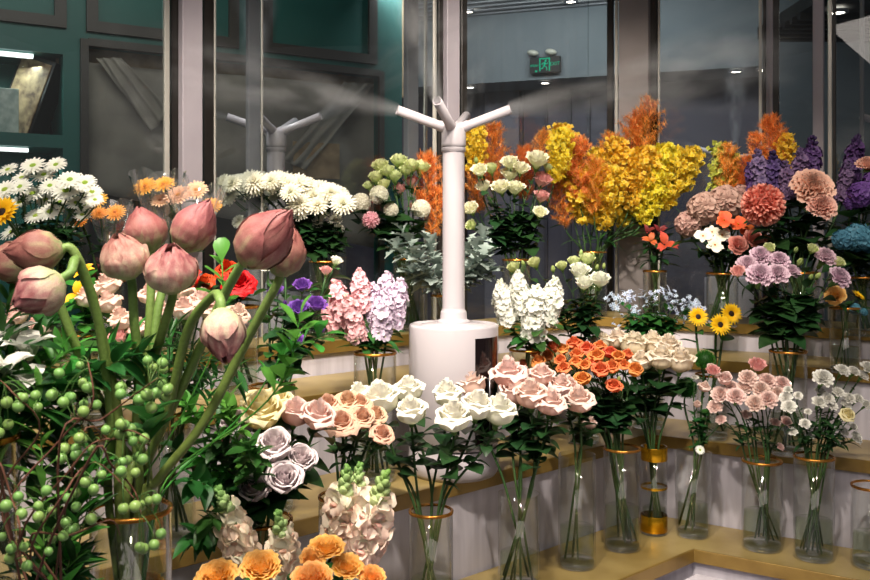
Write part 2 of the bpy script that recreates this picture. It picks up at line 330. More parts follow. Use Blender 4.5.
def g_peonyrose(n=60, seed=0):     # full garden rose with many ruffled rings
    g = G(); rs = np.random.RandomState(seed)
    for i in range(n):
        f = (i+.5)/n; Rb = .06+.84*f; H = .66+.10*math.sin(f*PI)-.30*f**2+rs.uniform(-.05, .05)
        Rt = Rb*(.9+.22*f)
        Rf = lambda U, Rb=Rb, Rt=Rt: .05+(Rb-.05)*np.sin(np.clip(U/.7, 0, 1)*PI/2)+(Rt-Rb+.05)*np.clip((U-.5)/.5, 0, 1)**2
        Zf = lambda U, H=H: H*U**.8-.06*np.clip((U-.75)/.25, 0, 1)**2
        P, T = cupp(i*2.4+rs.uniform(-.3, .3), .95-.45*f, Rf, Zf, nu=6, nv=7, drop=.08, ruff=.05, rf=1.8, tipw=.85); g.grid(P, T)
    return g
def g_lisi(n=14, seed=0, openn=.6):
    g = G(); rs = np.random.RandomState(seed)
    for i in range(n):
        f = (i+.5)/n; Rb = .2+.5*f; Rt = Rb+.34*f*openn*1.1; H = 1.3-.22*f
        Rf = lambda U, Rb=Rb, Rt=Rt: .06+(Rb-.06)*np.sin(np.clip(U/.7, 0, 1)*PI/2)+(Rt-Rb)*np.clip((U-.5)/.5, 0, 1)**1.5
        Zf = lambda U, H=H, f=f: H*U**.85-.16*f*np.clip((U-.75)/.25, 0, 1)**2
        P, T = cupp(i*2.4, 1.05-.3*f, Rf, Zf, drop=.12, ruff=.07, rf=2.0, tipw=.9, nv=9); g.grid(P, T)
    return g
def g_carn(n=50, seed=0, sph=.5, w=.34, ruff=.05):
    g = G(); rs = np.random.RandomState(seed)
    for i in range(n):
        f = (i+.5)/n; a = 1.5-2.1*f*sph*2*.75
        P, T = petal(1.0-.05*f, w, 1.5-.45*f, a, i*2.4, r0=.03+.1*f, z0=.05, prof='fan', cup=.1, ruff=ruff, rf=3.2, nu=5, nv=8); g.grid(P, T)
    return g
def g_ballmum(n=420, L=.22, w=.06, seed=0, inward=.6):
    g = G()
    for i in range(n):
        z = 1-2*(i+.5)/n
        if z < -.8: continue
        r = math.sqrt(1-z*z); ph = i*2.39996; d = (r*math.cos(ph), r*math.sin(ph), z)
        P, T = petal(L, w, PI/2-.5, PI/2+inward, 0, r0=0, prof='ray', cup=.5, nu=4, nv=3)
        M3 = R_to(d, RS.rand()*6); V = P.reshape(-1, 3)@M3.T+np.array(d)*(1-L*.8); g.add(V, gfaces(4, 3), T.ravel())
    u = np.linspace(0, PI, 9); v = np.linspace(0, 2*PI, 13); U, Vv = np.meshgrid(u, v, indexing='ij')
    g.grid(np.stack([np.sin(U)*np.cos(Vv), np.sin(U)*np.sin(Vv), np.cos(U)], -1)*.84, U*0+.1)
    return g
def shift(g, z):
    for v in g.V: v[:, 2] += z
    return g
def g_rays(layers, w=.09, prof='ray', z0=.1, cup=.2):
    g = G()
    for (n, L, a0, a1) in layers:
        for k in range(n):
            P, T = petal(L*RS.uniform(.92, 1.05), w, a0+RS.uniform(-.1, .1), a1+RS.uniform(-.12, .12), 2*PI*(k+RS.uniform(-.15, .15))/n+n, r0=.06, z0=z0, prof=prof, cup=cup, nu=5, nv=3); g.grid(P, T)
    return g
def g_dome(R, h, bumps=60, z0=0, bs=.12):
    g = G(); g.lathe([(R, z0-.08), (R, z0), (R*.85, z0+h*.6), (R*.5, z0+h*.92), (0.001, z0+h)], 14, 0)
    for i in range(bumps):
        f = math.sqrt((i+.5)/bumps); ph = i*2.4; x, y = R*f*math.cos(ph), R*f*math.sin(ph); zz = z0+h*(1-f*f*.6)
        s = bs*R
        g.add([(x-s, y, zz), (x, y-s, zz), (x+s, y, zz), (x, y+s, zz), (x, y, zz+s*1.8)], [[0, 1, 4], [1, 2, 4], [2, 3, 4], [3, 0, 4]], .4+.6*f)
    return g
def g_calyx(r=.3, n=5, L=.5, z0=-.15):
    g = G()
    for k in range(n):
        P, T = petal(L, r*.45, .4, 1.4, 2*PI*k/n, r0=.04, z0=z0, prof='point', cup=.3, nu=5, nv=3); g.grid(P, T)
    g.lathe([(.02, z0-.12), (.09, z0-.08), (.14, z0), (.1, z0+.1)], 8, .2)
    return g
def g_bud(R=.5, H=1.3, tw=.6, n=5):
    g = G()
    for k in range(n):
        Rf = lambda U: R*np.sin(PI*np.clip(U*.86+.1, 0, 1))**.8+.02; Zf = lambda U: H*U
        P, T = cupp(2*PI*k/n, 2*PI/n*.75, Rf, Zf, nu=7, nv=4, drop=0, base=.8); P[..., 0], P[..., 1] = P[..., 0]*np.cos(P[..., 2]*tw)-P[..., 1]*np.sin(P[..., 2]*tw), P[..., 0]*np.sin(P[..., 2]*tw)+P[..., 1]*np.cos(P[..., 2]*tw)
        g.grid(P, T)
    return g
def g_lotus(seed=0, blunt=0.0, H=2.1, bulge=1.0):
    """closed lotus bud: thick overlapping petals meeting in a point; radius about 1, base at the origin"""
    g = G(); rs = np.random.RandomState(seed)
    lay = [(4, .93, .99, 1.25), (4, .955, .97, 1.05), (3, 1.0, .86, 1.0), (3, 1.05, .66, .85)]
    for li, (n, rr, hh, hw) in enumerate(lay):
        for k in range(n):
            hk = H*hh*rs.uniform(.93, 1.04); pk = rs.uniform(.40, .5)
            def Rf(U, rr=rr, pk=pk, hk=hk, li=li):
                x = U*hk/H
                body = np.interp(x, [0, .06, .2, .4, .55, .75, .9, 1.0], [.16, .5, .86, 1.0, .97, .68, .36, .05+.3*blunt])
                return body*rr*bulge+.03*U*(li > 1)
            Zf = lambda U, hk=hk: hk*U*(1-.08*blunt*U)
            P, T = cupp(k*2*PI/n+li*.75+rs.uniform(-.25, .25), hw*rs.uniform(.92, 1.05), Rf, Zf, nu=14, nv=11, drop=.02, base=.55, tipw=.30, edge=.045, ruff=.03, rf=.9, peak=.42,
                        t0=.0+.06*rs.rand()+(0 if li > 1 else .25), t1=.8+.2*rs.rand() if li < 3 else .62+.2*rs.rand())
            # a vein and slight fold put into the colour, tint rippling across the petal
            g.grid(P, T+.05*np.sin(np.linspace(-1, 1, 11)*8)[None, :])
    g.lathe([(.1, -.1), (.2, -.02), (.42, .05), (.5, .12)], 16, .02)
    return g
def g_floret(n=5, R=1, a0=.9, a1=.1, w=.42, cup=.2, ruff=.06, nu=4, nv=4, prof='fan'):
    g = G()
    for k in range(n):
        P, T = petal(R, w*R, a0, a1, 2*PI*k/n, r0=.05*R, prof=prof, cup=cup, ruff=ruff*R, rf=1.6, nu=nu, nv=nv); g.grid(P, T)
    return g
def g_spike(nf=46, H=1.0, R=.13, fl=.085, budtop=.25, mode='stock', seed=0, tt=None):
    """flowers crowded round an upright axis; unit height"""
    g = G(); rs = np.random.RandomState(seed)
    fls = [g_floret(5, 1, .9, rs.uniform(-.2, .4), .5, ruff=.12) if mode != 'snap' else None for _ in range(3)]
    for i in range(nf):
        f = i/(nf-1); z = H*(.02+.93*f); ph = i*2.4+rs.uniform(-.2, .2)
        taper = 1-.6*max(0, (f-.6)/.4)**1.3 if mode != 'snap' else 1-.72*max(0, (f-.45)/.55)**1.3
        el = .1+.9*f**2; d = Vector((math.cos(ph)*math.cos(el), math.sin(ph)*math.cos(el), math.sin(el)))
        s = fl*taper**.5*rs.uniform(.75, 1.25); r = R*taper*rs.uniform(.65, 1.15)
        p = Vector((0, 0, z))+d*r*rs.uniform(.75, 1.1)
        if mode == 'snap':
            green = f > 1-budtop
            if not green and i % 2: continue
            s = s*(.6 if green else 1.08)
            tb = .0+.25*(1-f)/budtop if green else .38+.0*f
            if green:
                b = G(); u = np.linspace(0, PI, 5); v = np.linspace(0, 2*PI, 7); U, Vv = np.meshgrid(u, v, indexing='ij')
                b.grid(np.stack([np.sin(U)*np.cos(Vv)*.5, np.sin(U)*np.sin(Vv)*.5, -np.cos(U)*.7], -1), U*0+tb); g.merge(b, R_to(d), p-d*s*.2, s)
            else:
                b = G(); u = np.linspace(0, 1, 5); v = np.linspace(0, 2*PI, 8); U, Vv = np.meshgrid(u, v, indexing='ij')
                rr = .2+.35*np.sin(U*PI*.7); b.grid(np.stack([rr*np.cos(Vv), rr*np.sin(Vv), -.9+1.0*U], -1), .36+.1*U)
                for kk, (aa, w, L, ta) in enumerate([(PI/2-.5, .4, .6, .4), (PI/2+.5, .4, .6, .4), (-PI/2, .5, .6, .55), (-PI/2-.9, .4, .55, .5), (-PI/2+.9, .4, .55, .5)]):
                    P, T = petal(L, w, 1.0, -.9 if kk > 1 else .9, aa, r0=.25, z0=.0, prof='round', cup=.35, ruff=.08, rf=1.2, nu=5, nv=4); b.grid(P, ta+.15*T)
                bb = G(); U2, V2 = np.meshgrid(np.linspace(0, PI, 5), np.linspace(0, 2*PI, 7), indexing='ij')
                b.grid(np.stack([.24*np.sin(U2)*np.cos(V2), .15*np.sin(U2)*np.sin(V2)-.2, .06+.17*np.cos(U2)], -1), U2*0+.86)
                sp = math.atan2(0, 1); Z = d; X = Vector((0, 0, 1)).cross(Z).normalized(); Y = Z.cross(X)
                g.merge(b, np.array([[X[0], Y[0], Z[0]], [X[1], Y[1], Z[1]], [X[2], Y[2], Z[2]]]), p, s)
        else:
            if f > 1-budtop:
                b = G(); U, Vv = np.meshgrid(np.linspace(0, PI, 5), np.linspace(0, 2*PI, 7), indexing='ij')
                b.grid(np.stack([np.sin(U)*np.cos(Vv)*.5, np.sin(U)*np.sin(Vv)*.5, -np.cos(U)*.8], -1), .05+.25*U/PI); g.merge(b, R_to(d), p, s*.8)
            else: g.merge(fls[i % 3], R_to(d, rs.rand()*6), p, s)
    return g
def g_hyd(nf=70, R=1, s=.3, cone=.9, npet=4, seed=0):
    g = G(); rs = np.random.RandomState(seed); fl = [g_floret(npet, 1, .35, .05, .5, cup=.1, ruff=.05, prof='round') for _ in range(2)]
    for i in range(nf):
        z = 1-(1+cone*.55)*(i+.5)/nf; r = math.sqrt(max(0, 1-z*z)); ph = i*2.39996
        d = Vector((r*math.cos(ph), r*math.sin(ph), z)).normalized()
        g.merge(fl[i % 2], R_to((d+Vector(rs.uniform(-.25, .25, 3))).normalized(), rs.rand()*6), d*R*rs.uniform(.85, 1.0)*.8+Vector((0, 0, .3)), s*rs.uniform(.85, 1.2))
    return g
def g_plume(H=1, Rw=.3, nb=26, fl=.05, per=7, mode='oncid', seed=0, egg=.55):
    """loose branching plume of little florets or needles around a bent axis, unit height; returns florets and twigs"""
    g = G(); tw = G(); rs = np.random.RandomState(seed)
    fls = [g_floret(4, 1, .5, .1, .55, ruff=.1, nu=3, nv=3, prof='round') for _ in range(2)]
    bend = Vector((rs.uniform(-.12, .12), rs.uniform(-.12, .12), 0))
    ax = lambda f: Vector((0, 0, H*f))+bend*f*f
    tw.tube([ax(f) for f in np.linspace(0, 1, 6)], [.007, .006, .005, .004, .003, .002], 4)
    for i in range(nb):
        f = .05+.93*i/nb; ph = i*2.4+rs.uniform(-.3, .3)
        wid = Rw*(math.sin(PI*min(1, (f*.85+.12)))**egg)*rs.uniform(.7, 1.1)
        d = Vector((math.cos(ph), math.sin(ph), rs.uniform(.4, 1.1))).normalized(); a = ax(f); b = a+d*wid
        tw.tube([a, a.lerp(b, .5)+Vector((0, 0, -.01)), b], [.004, .003, .0015], 3)
        if mode == 'oncid':
            for j in range(per):
                q = a.lerp(b, .25+.9*j/per)+Vector(rs.uniform(-.045, .045, 3)); n = Vector(rs.uniform(-1, 1, 3))+Vector((0, -.5, .4))
                g.merge(fls[j % 2], R_to(n.normalized(), rs.rand()*6), q, fl*rs.uniform(.7, 1.2), )
        else:
            for j in range(per):
                q = a.lerp(b, .15+.95*j/per)
                for kk in range(8):
                    n = (d*.5+Vector(rs.uniform(-1, 1, 3))).normalized()*fl*rs.uniform(.7, 1.2); c = n.cross(Vector((.3, .2, .9))).normalized()*fl*.05
                    g.add([q-c, q+c, q+n*1.0+c*.4, q+n*1.0-c*.4], [[0, 1, 2, 3]], rs.rand())
    return g, tw
def g_sphere(T0=0, T1=1, nu=9, nv=14):
    g = G(); U, Vv = np.meshgrid(np.linspace(0, PI, nu), np.linspace(0, 2*PI, nv), indexing='ij')
    g.grid(np.stack([np.sin(U)*np.cos(Vv), np.sin(U)*np.sin(Vv), -np.cos(U)], -1), T0+(T1-T0)*(U/PI)**3); return g
# leaves ----------------------------------------------------------------------
def add_leaf(g, p, d, L, wd, droop=.5, fold=.25, kind='ovate', t=None):
    d = Vector(d).normalized(); s = d.cross(Vector((0, 0, 1)))
    if s.length < .05: s = Vector((1, 0, 0))
    s.normalize(); s = (s+Vector(RS.uniform(-.35, .35, 3))).normalized(); s = (s-d*s.dot(d)).normalized(); up = s.cross(d)
    if up.z < 0: up = -up
    nu, nv = (7, 5)
    u = np.linspace(0, 1, nu); v = np.linspace(-1, 1, nv); U, Vv = np.meshgrid(u, v, indexing='ij')
    if kind == 'lobed': w = (np.sin(PI*np.clip(U*.9+.08, 0, 1))**.6)*(1+.45*np.cos(U*PI*6)*np.abs(Vv))
    elif kind == 'narrow': w = np.sin(PI*np.clip(U*.97+.02, 0, 1))**.8
    elif kind == 'obovate': w = np.sin(PI*np.clip(U*.88+.06, 0, 1)**1.7)**.8
    else: w = np.sin(PI*np.clip(U*.96+.03, 0, 1)**.8)**.9
    D, S, UP = map(np.array, (d, s, up))
    dr = droop*L*(U**2)*.5; x = L*U*(1-.08*droop*U)
    P = np.array(p)[None, None]+x[..., None]*D+(w*wd*Vv)[..., None]*S+((fold*wd*np.abs(Vv)*w)-dr)[..., None]*UP-(dr*.3)[..., None]*np.array((0, 0, 1.))
    g.grid(P, U if t is None else U*0+t)
def bez(p0, p1, p2, p3, n=10):
    out = []
    for i in range(n+1):
        t = i/n; out.append(p0*(1-t)**3+p1*3*t*(1-t)**2+p2*3*t*t*(1-t)+p3*t**3)
    return out

# ================================================================== THE SETTING
SL, SR = .9, -.646
def cl(c): return lambda x: c+SL*x
def corner(c, k): x = (k-c)/(SL-SR); return Vector((x, c+SL*x, 0))
LIN = [(1.90, 3.038), (2.276, 3.335), (2.66, 3.68), (3.04, 4.05), (3.37, 4.42)]
ZT = [.62, .876, 1.09, 1.19]
XL, XR = -2.0, 2.3
nL = Vector((-SL, 1)).normalized(); nR = Vector((-SR, 1)).normalized()
def prism(pts, z0, z1):
    n = len(pts); g = G(); g.add([(p[0], p[1], z0) for p in pts]+[(p[0], p[1], z1) for p in pts], [list(range(n))[::-1], [n+i for i in range(n)]]+[[i, (i+1) % n, n+(i+1) % n, n+i] for i in range(n)]); return g
def vband(l0, l1):
    c0, k0 = l0; c1, k1 = l1; a = corner(c0, k0); b = corner(c1, k1)
    return [(XL, c0+SL*XL), (a.x, a.y), (XR, k0+SR*XR), (XR, k1+SR*XR), (b.x, b.y), (XL, c1+SL*XL)]
tier_desc = ['lowest display tier with gold top and pale riser, carrying the front vases', 'second display tier with gold top, carrying the white humidifier',
             'third display tier with gold edge behind the humidifier', 'topmost narrow display tier against the glass wall']
for i in range(4):
    l0, l1 = LIN[i], LIN[i+1]; t = thing('display_tier', tier_desc[i], 'display shelf', (0, 0, 0), 'gold-edged display tiers')
    f = lambda l, d: (l[0]+d, l[1]+d*.88)
    obj('riser', prism(vband(f(l0, .012), f(l1, .0)), 0, ZT[i]-.03).mesh('riser', M['riser'], False), t)
    obj('top', prism(vband(f(l0, .004), f(l1, 0)), ZT[i]-.03, ZT[i]).mesh('top', M['gold_top'], False), t)
    bevel(obj('edge_strip', prism(vband(f(l0, -.006), f(l0, .004)), ZT[i]-.036, ZT[i]+.001).mesh('edge_strip', M['lip'], False), t), .001, 1)
g = G(); g.box(-5, 6, -1.5, 9, -.05, 0); struct('floor', g.mesh('floor', M['floor'], False))
g = G(); g.box(-5, 6, -1.5, 9, 3.55, 3.6); struct('ceiling', g.mesh('ceiling', M['bulk'], False))
# low white plinth in the angle of the lowest tier
c0 = corner(1.87, 3.01); g = prism([(c0.x-.8, c0.y-.72-.03), (c0.x, c0.y), (c0.x+.9, c0.y-.58-.03), (c0.x+.1, c0.y-1.2)], 0, .56)
tag(obj('plinth', g.mesh('plinth', M['riser'], False)), 'low white block in the angle below the lowest gold tier', 'plinth')

# glass wall: posts, dark frames, panes
LG, RG = LIN[4]
def left_y(px): return LG/(1-SL*(px-435)/F)
def right_y(px): return RG/(1-SR*(px-435)/F)
ANG_L = math.atan(SL); ANG_R = math.atan(SR)
def upright(px0, px1, side, mat, kind, name, off=.0, depth=.05, z0=1.19, z1=3.5, label=None):
    pc = (px0+px1)/2; y = (left_y if side == 'l' else right_y)(pc)+off; x = (pc-435)/F*y
    ang = ANG_L if side == 'l' else ANG_R; vd = Vector((x, y)).normalized(); dirv = Vector((math.cos(ang), math.sin(ang)))
    perp = abs(vd.x*dirv.y-vd.y*dirv.x); w = (px1-px0)/F*y/ max(.35, perp)
    w = max(.004, w-depth*abs(vd.dot(dirv))*.9)if w > .03 else w
    g = G(); g.box(-w/2, w/2, -depth/2, depth/2, z0, z1, Matrix.Translation((x, y, 0))@Matrix.Rotation(ang, 4, 'Z'))
    o = struct(name, g.mesh(name, mat, False)); bevel(o, .002, 1); return o
tn = 1
def trim(px0, px1, side, mat, **kw):
    global tn; o = upright(px0, px1, side, mat, '', 'trim_%d' % tn, **kw); tn += 1; return o
trim(179, 202, 'l', M['post'], depth=.03); trim(164, 169, 'l', M['edge'], depth=.012); trim(169, 179, 'l', M['bronze'], off=.03, depth=.02); trim(202, 214, 'l', M['bronze'], off=.03, depth=.02)
trim(214, 216, 'l', M['edge'], depth=.006); trim(261, 263, 'l', M['edge'], depth=.006); trim(246, 260, 'l', M['postgrey'], off=.05, depth=.02)
trim(433, 436, 'l', M['edge'], depth=.01, off=-.03); trim(436, 443, 'l', M['bronze'], off=.02, depth=.02); trim(443, 459, 'l', M['post'], depth=.03); trim(459, 467, 'l', M['bronze'], off=.02, depth=.02)
trim(404, 418, 'l', M['postgrey'], off=.35, depth=.03, z0=0); trim(424, 427, 'l', M['edge'], off=.2, depth=.01, z0=0)
trim(607, 614, 'r', M['bronze'], off=.0, depth=.02); trim(615, 618, 'r', M['edge'], off=-.02, depth=.01); M['post_warm'] = plain('warm_grey_corner_post', '#7c7473', .5, 0, scale=4, col2='#6e6766')
trim(619, 650, 'r', M['post_warm'], depth=.03, off=-.03); trim(650, 658, 'r', M['bronze'], off=0, depth=.02); trim(658, 660, 'r', M['edge'], depth=.008)
trim(759, 762, 'r', M['edge'], depth=.01); trim(763, 766, 'r', M['bronze'], depth=.01); trim(766, 773, 'r', M['post'], off=.1, depth=.02); trim(773, 779, 'r', M['bronze'], off=.1, depth=.01)
trim(813, 824, 'r', M['post'], off=.05, depth=.02); trim(828, 832, 'r', M['edge'], depth=.008); trim(833, 836, 'r', M['bronze'], depth=.01); trim(860, 864, 'r', M['postgrey'], off=.1, depth=.01)
wn = 1
def pane(pxa, pxb, side):
    global wn
    fy = left_y if side == 'l' else right_y; ya, yb = fy(pxa), fy(pxb); a = Vector(((pxa-435)/F*ya, ya)); b = Vector(((pxb-435)/F*yb, yb)); d = (b-a).normalized(); nn = Vector((-d.y, d.x))*.004
    pts = [a-nn, b-nn, b+nn, a+nn]; g = prism(pts, 1.195, 3.5); struct('window_%d' % wn, g.mesh('window', M['pane'], False)); wn += 1
for a, b in ((-260, 165), (215, 262), (263, 433), (467, 588)): pane(a, b, 'l')
for a, b in ((588, 607), (660, 760), (779, 813), (836, 1010)): pane(a, b, 'r')

# ---- back room behind the glass
TS = .61
def tealy(x): return 5.08+TS*x
AT = math.atan(TS); TM = Matrix.Translation((0, 5.08, 0))@Matrix.Rotation(AT, 4, 'Z')   # local x runs along the teal wall, -y faces the camera
def tloc(px):
    d = 5.08/(1-TS*(px-435)/F); return ((px-435)/F*d)/math.cos(AT), d
def tz(py, px): return CZ-(py-HY)/F*tloc(px)[1]
x_open0, x_open1 = tloc(88)[0], tloc(378)[0]; z_open = tz(46, 86)
x_n0, x_n1 = tloc(-140)[0], tloc(63)[0]; zs = tz(134, 40); zt = tz(52, 40)
g = G(); xe = tloc(402)[0]
zc = tz(147, 40)
g.box(x_n0-1.5, x_n0, 0, .05, 0, 3.5, TM); g.box(x_n1, x_open0, 0, .05, 0, 3.5, TM); g.box(x_open1, xe, 0, .05, 0, 3.5, TM)
g.box(x_n0, x_n1, 0, .05, zt, 3.5, TM); g.box(x_open0, x_open1, 0, .05, z_open, 3.5, TM)
g.box(x_n0, x_n1, 0, .05, 0, .9, TM); g.box(x_n0, x_n1, .0, .40, zc-.0, zs, TM)
g.box(x_n0-.02, x_n1+.04, .38, .42, .0, 3.5, TM); g.box(x_n1, x_n1+.03, .05, .4, 0, 3.5, TM); g.box(x_n0, x_n1, .05, .4, zt, zt+.03, TM)
struct('wall_back_left', g.mesh('wall_back_left', M['teal'], False))
g = G(); g.box(x_open0-.05, x_open1+.05, .5, .52, 0, 3.4, TM); struct('wall_recess', g.mesh('wall_recess', M['canvas2'], False))
mn = 1
def mould(xa, xb, z0, z1, w=.05, mat='mould'):
    global tn
    g = G(); g.box(xa, xb, -.02, 0, z1-w, z1, TM); g.box(xa, xb, -.02, 0, z0, z0+w, TM); g.box(xa, xa+w, -.02, 0, z0+w, z1-w, TM); g.box(xb-w, xb, -.02, 0, z0+w, z1-w, TM)
    struct('trim_%d' % tn, g.mesh('trim', M[mat], False)); tn += 1
mould(x_n0, tloc(66)[0], tz(28, 60), 3.5); mould(tloc(86)[0], tloc(238)[0], tz(32, 90), 3.5); mould(tloc(262)[0], tloc(376)[0], tz(52, 262), 3.5)
g = G(); g.box(x_open0-.035, x_open0, -.02, .03, 0, z_open+.03, TM); g.box(x_open0, x_open1, -.02, .03, z_open, z_open+.035, TM); g.box(x_open1, x_open1+.03, -.02, .03, 0, z_open+.03, TM)
struct('trim_%d' % tn, g.mesh('trim', M['mould'], False)); tn += 1
# board and drape inside the opening
def tw_pt(px, py, dy): # point on the plane dy behind the teal wall
    x, d = tloc(px); p = TM@Vector((x, dy, 0)); s = p.y; return Vector(((px-435)/F*s, s, CZ-(py-HY)/F*s))
g = G(); xa, xb = tloc(60)[0], tloc(420)[0]; g.box(xa, xb, .11, .13, tz(78, 240), 3.4, TM); tag(obj('header_board', g.mesh('board', M['tan'], False)), 'aged tan board across the top of the grey opening', 'board')
def cloth(P00, P10, P01, P11, mat, amp=.012, nu=24, nv=14, wv=9, thick=.006, sag=0):
    g = G(); U, V_ = np.meshgrid(np.linspace(0, 1, nu), np.linspace(0, 1, nv), indexing='ij')
    P = (np.array(P00)[None, None]*((1-U)*(1-V_))[..., None]+np.array(P10)[None, None]*(U*(1-V_))[..., None]+np.array(P01)[None, None]*((1-U)*V_)[..., None]+np.array(P11)[None, None]*(U*V_)[..., None])
    P[..., 1] += amp*np.sin(U*wv+V_*3)+amp*.5*np.sin(V_*14+U*5); P[..., 2] -= sag*np.sin(U*PI)*(V_)
    g.grid(P); return g.mesh('cloth', mat)
def solid(o, t=.006):
    m = o.modifiers.new('solidify', 'SOLIDIFY'); m.thickness = t; return o
solid(tag(obj('canvas_drape', cloth(tw_pt(84, 62, .085), tw_pt(384, 88, .085), tw_pt(84, 190, .085), tw_pt(384, 250, .085), M['canvas'], .02)), 'dusty grey canvas drape hanging in the opening behind the glass', 'drape'))
for (a, b, c, d_, lb) in (((97, 58), (120, 58), (150, 132), (172, 112), 'pale gathered cloth swag falling beside the wide white post'),
                          ((345, 82), (374, 84), (282, 160), (306, 170), 'pale gathered cloth swag falling behind the misty humidifier arms')):
    solid(tag(obj('cloth_swag', cloth(tw_pt(*a, .03), tw_pt(*b, .03), tw_pt(*c, .03), tw_pt(*d_, .03), M['canvas'], .014, 16, 20, 15)), lb, 'cloth'))
g = G(); g.box(tloc(296)[0], tloc(342)[0], .03, .045, tz(178, 320), tz(142, 320), TM); tag(obj('wooden_sign_board', g.mesh('board', M['tan'], False)), 'small dim brown board hung on the grey canvas', 'board')
# niche contents
led = G(); led.box(x_n0, x_n1-.12, .02, .05, zt-.025, zt-.008, TM); tag(obj('led_strip_light', led.mesh('led', M['led'], False)), 'lit strip lamp under the top of the teal niche, above the framed print', 'lamp', 'strip lamps in the teal niches')
led = G(); led.box(x_n0, x_n1-.14, .02, .05, zc-.022, zc-.006, TM); tag(obj('led_strip_light', led.mesh('led', M['led'], False)), 'lit strip lamp under the teal shelf board, below the framed print', 'lamp', 'strip lamps in the teal niches')
for zz in (zt-.05, zc-.05):
    p = TM@Vector(((x_n0+x_n1)/2, .1, zz)); l = bpy.data.lights.new('niche_light', 'AREA'); l.shape = 'RECTANGLE'; l.size = x_n1-x_n0-.1; l.size_y = .04; l.energy = 2.0; l.color = (.8, 1, .93)
    o = bpy.data.objects.new('niche_light', l); COL.objects.link(o); o.location = p; o.rotation_euler = (0, 0, AT)
t = thing('framed_print', 'black framed sepia print leaning back on the teal shelf', 'picture', (0, 0, 0))
x0, dd = tloc(8); Pm = TM@Matrix.Translation((tloc(17)[0], .17, zs+.003))@Matrix.Rotation(-.85, 4, 'Z')@Matrix.Rotation(.32, 4, 'Y')@Matrix.Rotation(-.12, 4, 'X')
g = G(); g.box(-.10, .10, -.012, .09, .0, .38, Pm); bevel(obj('frame', g.mesh('frame', M['blackframe'], False), t), .003)
g = G(); g.box(-.085, .085, -.016, -.011, .02, .36, Pm); obj('print', g.mesh('print', M['print'], False), t)
g = G(); g.tube([Pm@Vector((0.05, .012, .28)), TM@Vector((tloc(24)[0]+.16, .3, zs+.005))], .008, 6); obj('easel_leg', g.mesh('easel_leg', M['blackframe']), t)
g = G(); Bm = TM@Matrix.Translation((tloc(3)[0], .06, zs+.002)); g.box(-.1, .07, 0, .03, 0, .2, Bm); tag(bevel(obj('book', g.mesh('book', M['book'], False)), .003), 'pale patterned book standing on the teal shelf beside the print', 'book')
# centre: bulkhead, slatted ceiling, plum wall panels
BS = -.36; BM = Matrix.Translation((0, 6.43, 0))@Matrix.Rotation(math.atan(BS), 4, 'Z')
def bloc(px): d = 6.43/(1-BS*(px-435)/F); return ((px-435)/F*d)/math.cos(math.atan(BS)), d
g = G(); bx0, bx1 = -.65, bloc(790)[0]; zb = 2.6; zc2 = 3.09
g.box(bx0, bx1, 0, .4, zb, zc2, BM); struct('wall_bulkhead', g.mesh('wall_bulkhead', M['bulk'], False))
g = G(); g.box(bx0-.5, bx1, .45, .5, 0, 3.5, BM); struct('wall_back', g.mesh('wall_back', M['purple_panel'], False))
pc = plain('plum_batten', '#322e3a', .6)
pl = plain('pale_door_leaf', '#6d6a74', .6)
dn = G(); dn.box(bloc(468)[0], bloc(504)[0], .41, .45, 0, zb, BM); struct('door_1', dn.mesh('door', pl, False))
for px in (506, 532, 557, 577): 
    g = G(); x = bloc(px)[0]; g.box(x-.012, x+.012, .42, .45, 0, zb, BM); struct('trim_%d' % tn, g.mesh('trim', pc, False)); tn += 1
g = G(); 
g.box(bx0-.3, bx1+.3, -.9, 0.0, zc2+.03, zc2+.05, BM); struct('ceiling_board', g.mesh('ceiling_board', M['slat'], False))
for k in range(9):
    g = G(); g.box(bx0-.3, bx1+.2, -.85+.1*k, -.85+.1*k+.03, zc2-.02, zc2+.03, BM); struct('trim_%d' % tn, g.mesh('trim', M['slat'], False)); tn += 1
g = G(); gx0 = bloc(776)[0]; g.box(gx0, gx0+1.0, -.6, -.55, 0, 3.5, BM); struct('wall_right', g.mesh('wall_right', M['greypanel'], False))
g = G(); g.box(gx0+.62, gx0+.95, -.64, -.61, 0, 2.35, BM)
cur = G(); 
for k in range(14):
    x = gx0+.55+.028*k; cur.lathe([(.016, 0), (.016, 1.9)], 7, .5, BM@Matrix.Translation((x, -.66, .3)))
tag(obj('reflected_curtain', cur.mesh('curtain', M['tealdark'])), 'dark teal pleated curtain standing in for a reflection at the right edge', 'curtain')  # solid stand-in for a curtain reflected in the glass
def downlight(px, py, d, lb):
    p = W(px, py, d); t = thing('downlight', lb, 'lamp', p, 'small lit downlights of the back room')
    g = G(); g.lathe([(.045, .012), (.047, 0), (.033, -.003), (.031, .006)], 20); obj('ring', g.mesh('ring', M['metalgrey']), t)
    g = G(); g.lathe([(.031, .002), (.001, .002)], 16); obj('lens', g.mesh('lens', M['lamp'], False), t)
def on_z(px, z): # depth where ray through px hits bulkhead front
    return bloc(px)[1]
for px, py, lb in ((470, 83, 'lit downlight at the bulkhead edge beside the tall central post'), (545, 78, 'lit downlight on the bulkhead edge under the exit sign'), (736, 66, 'lit downlight on the bulkhead edge above the reflected humidifier arms'), (763, 64, 'lit downlight by the thin grey post')):
    d = (zb-CZ-.004)*F/(HY-py)*.998; downlight(px, HY-(zb-.014-CZ)*F/(bloc(px)[1]-.12+.2), bloc(px)[1]+.08, lb)
for px, py, lb in ((468, 12, 'lit downlight in the slatted ceiling beside the central post'), (571, 2, 'lit downlight in the slatted ceiling above the exit sign'), (838, 13, 'lit downlight seen through the glass over the reflected teal curtain')):
    d = (zc2-.03-CZ)*F/(HY-py) if px < 800 else 4.12; downlight(px, py, d, lb)
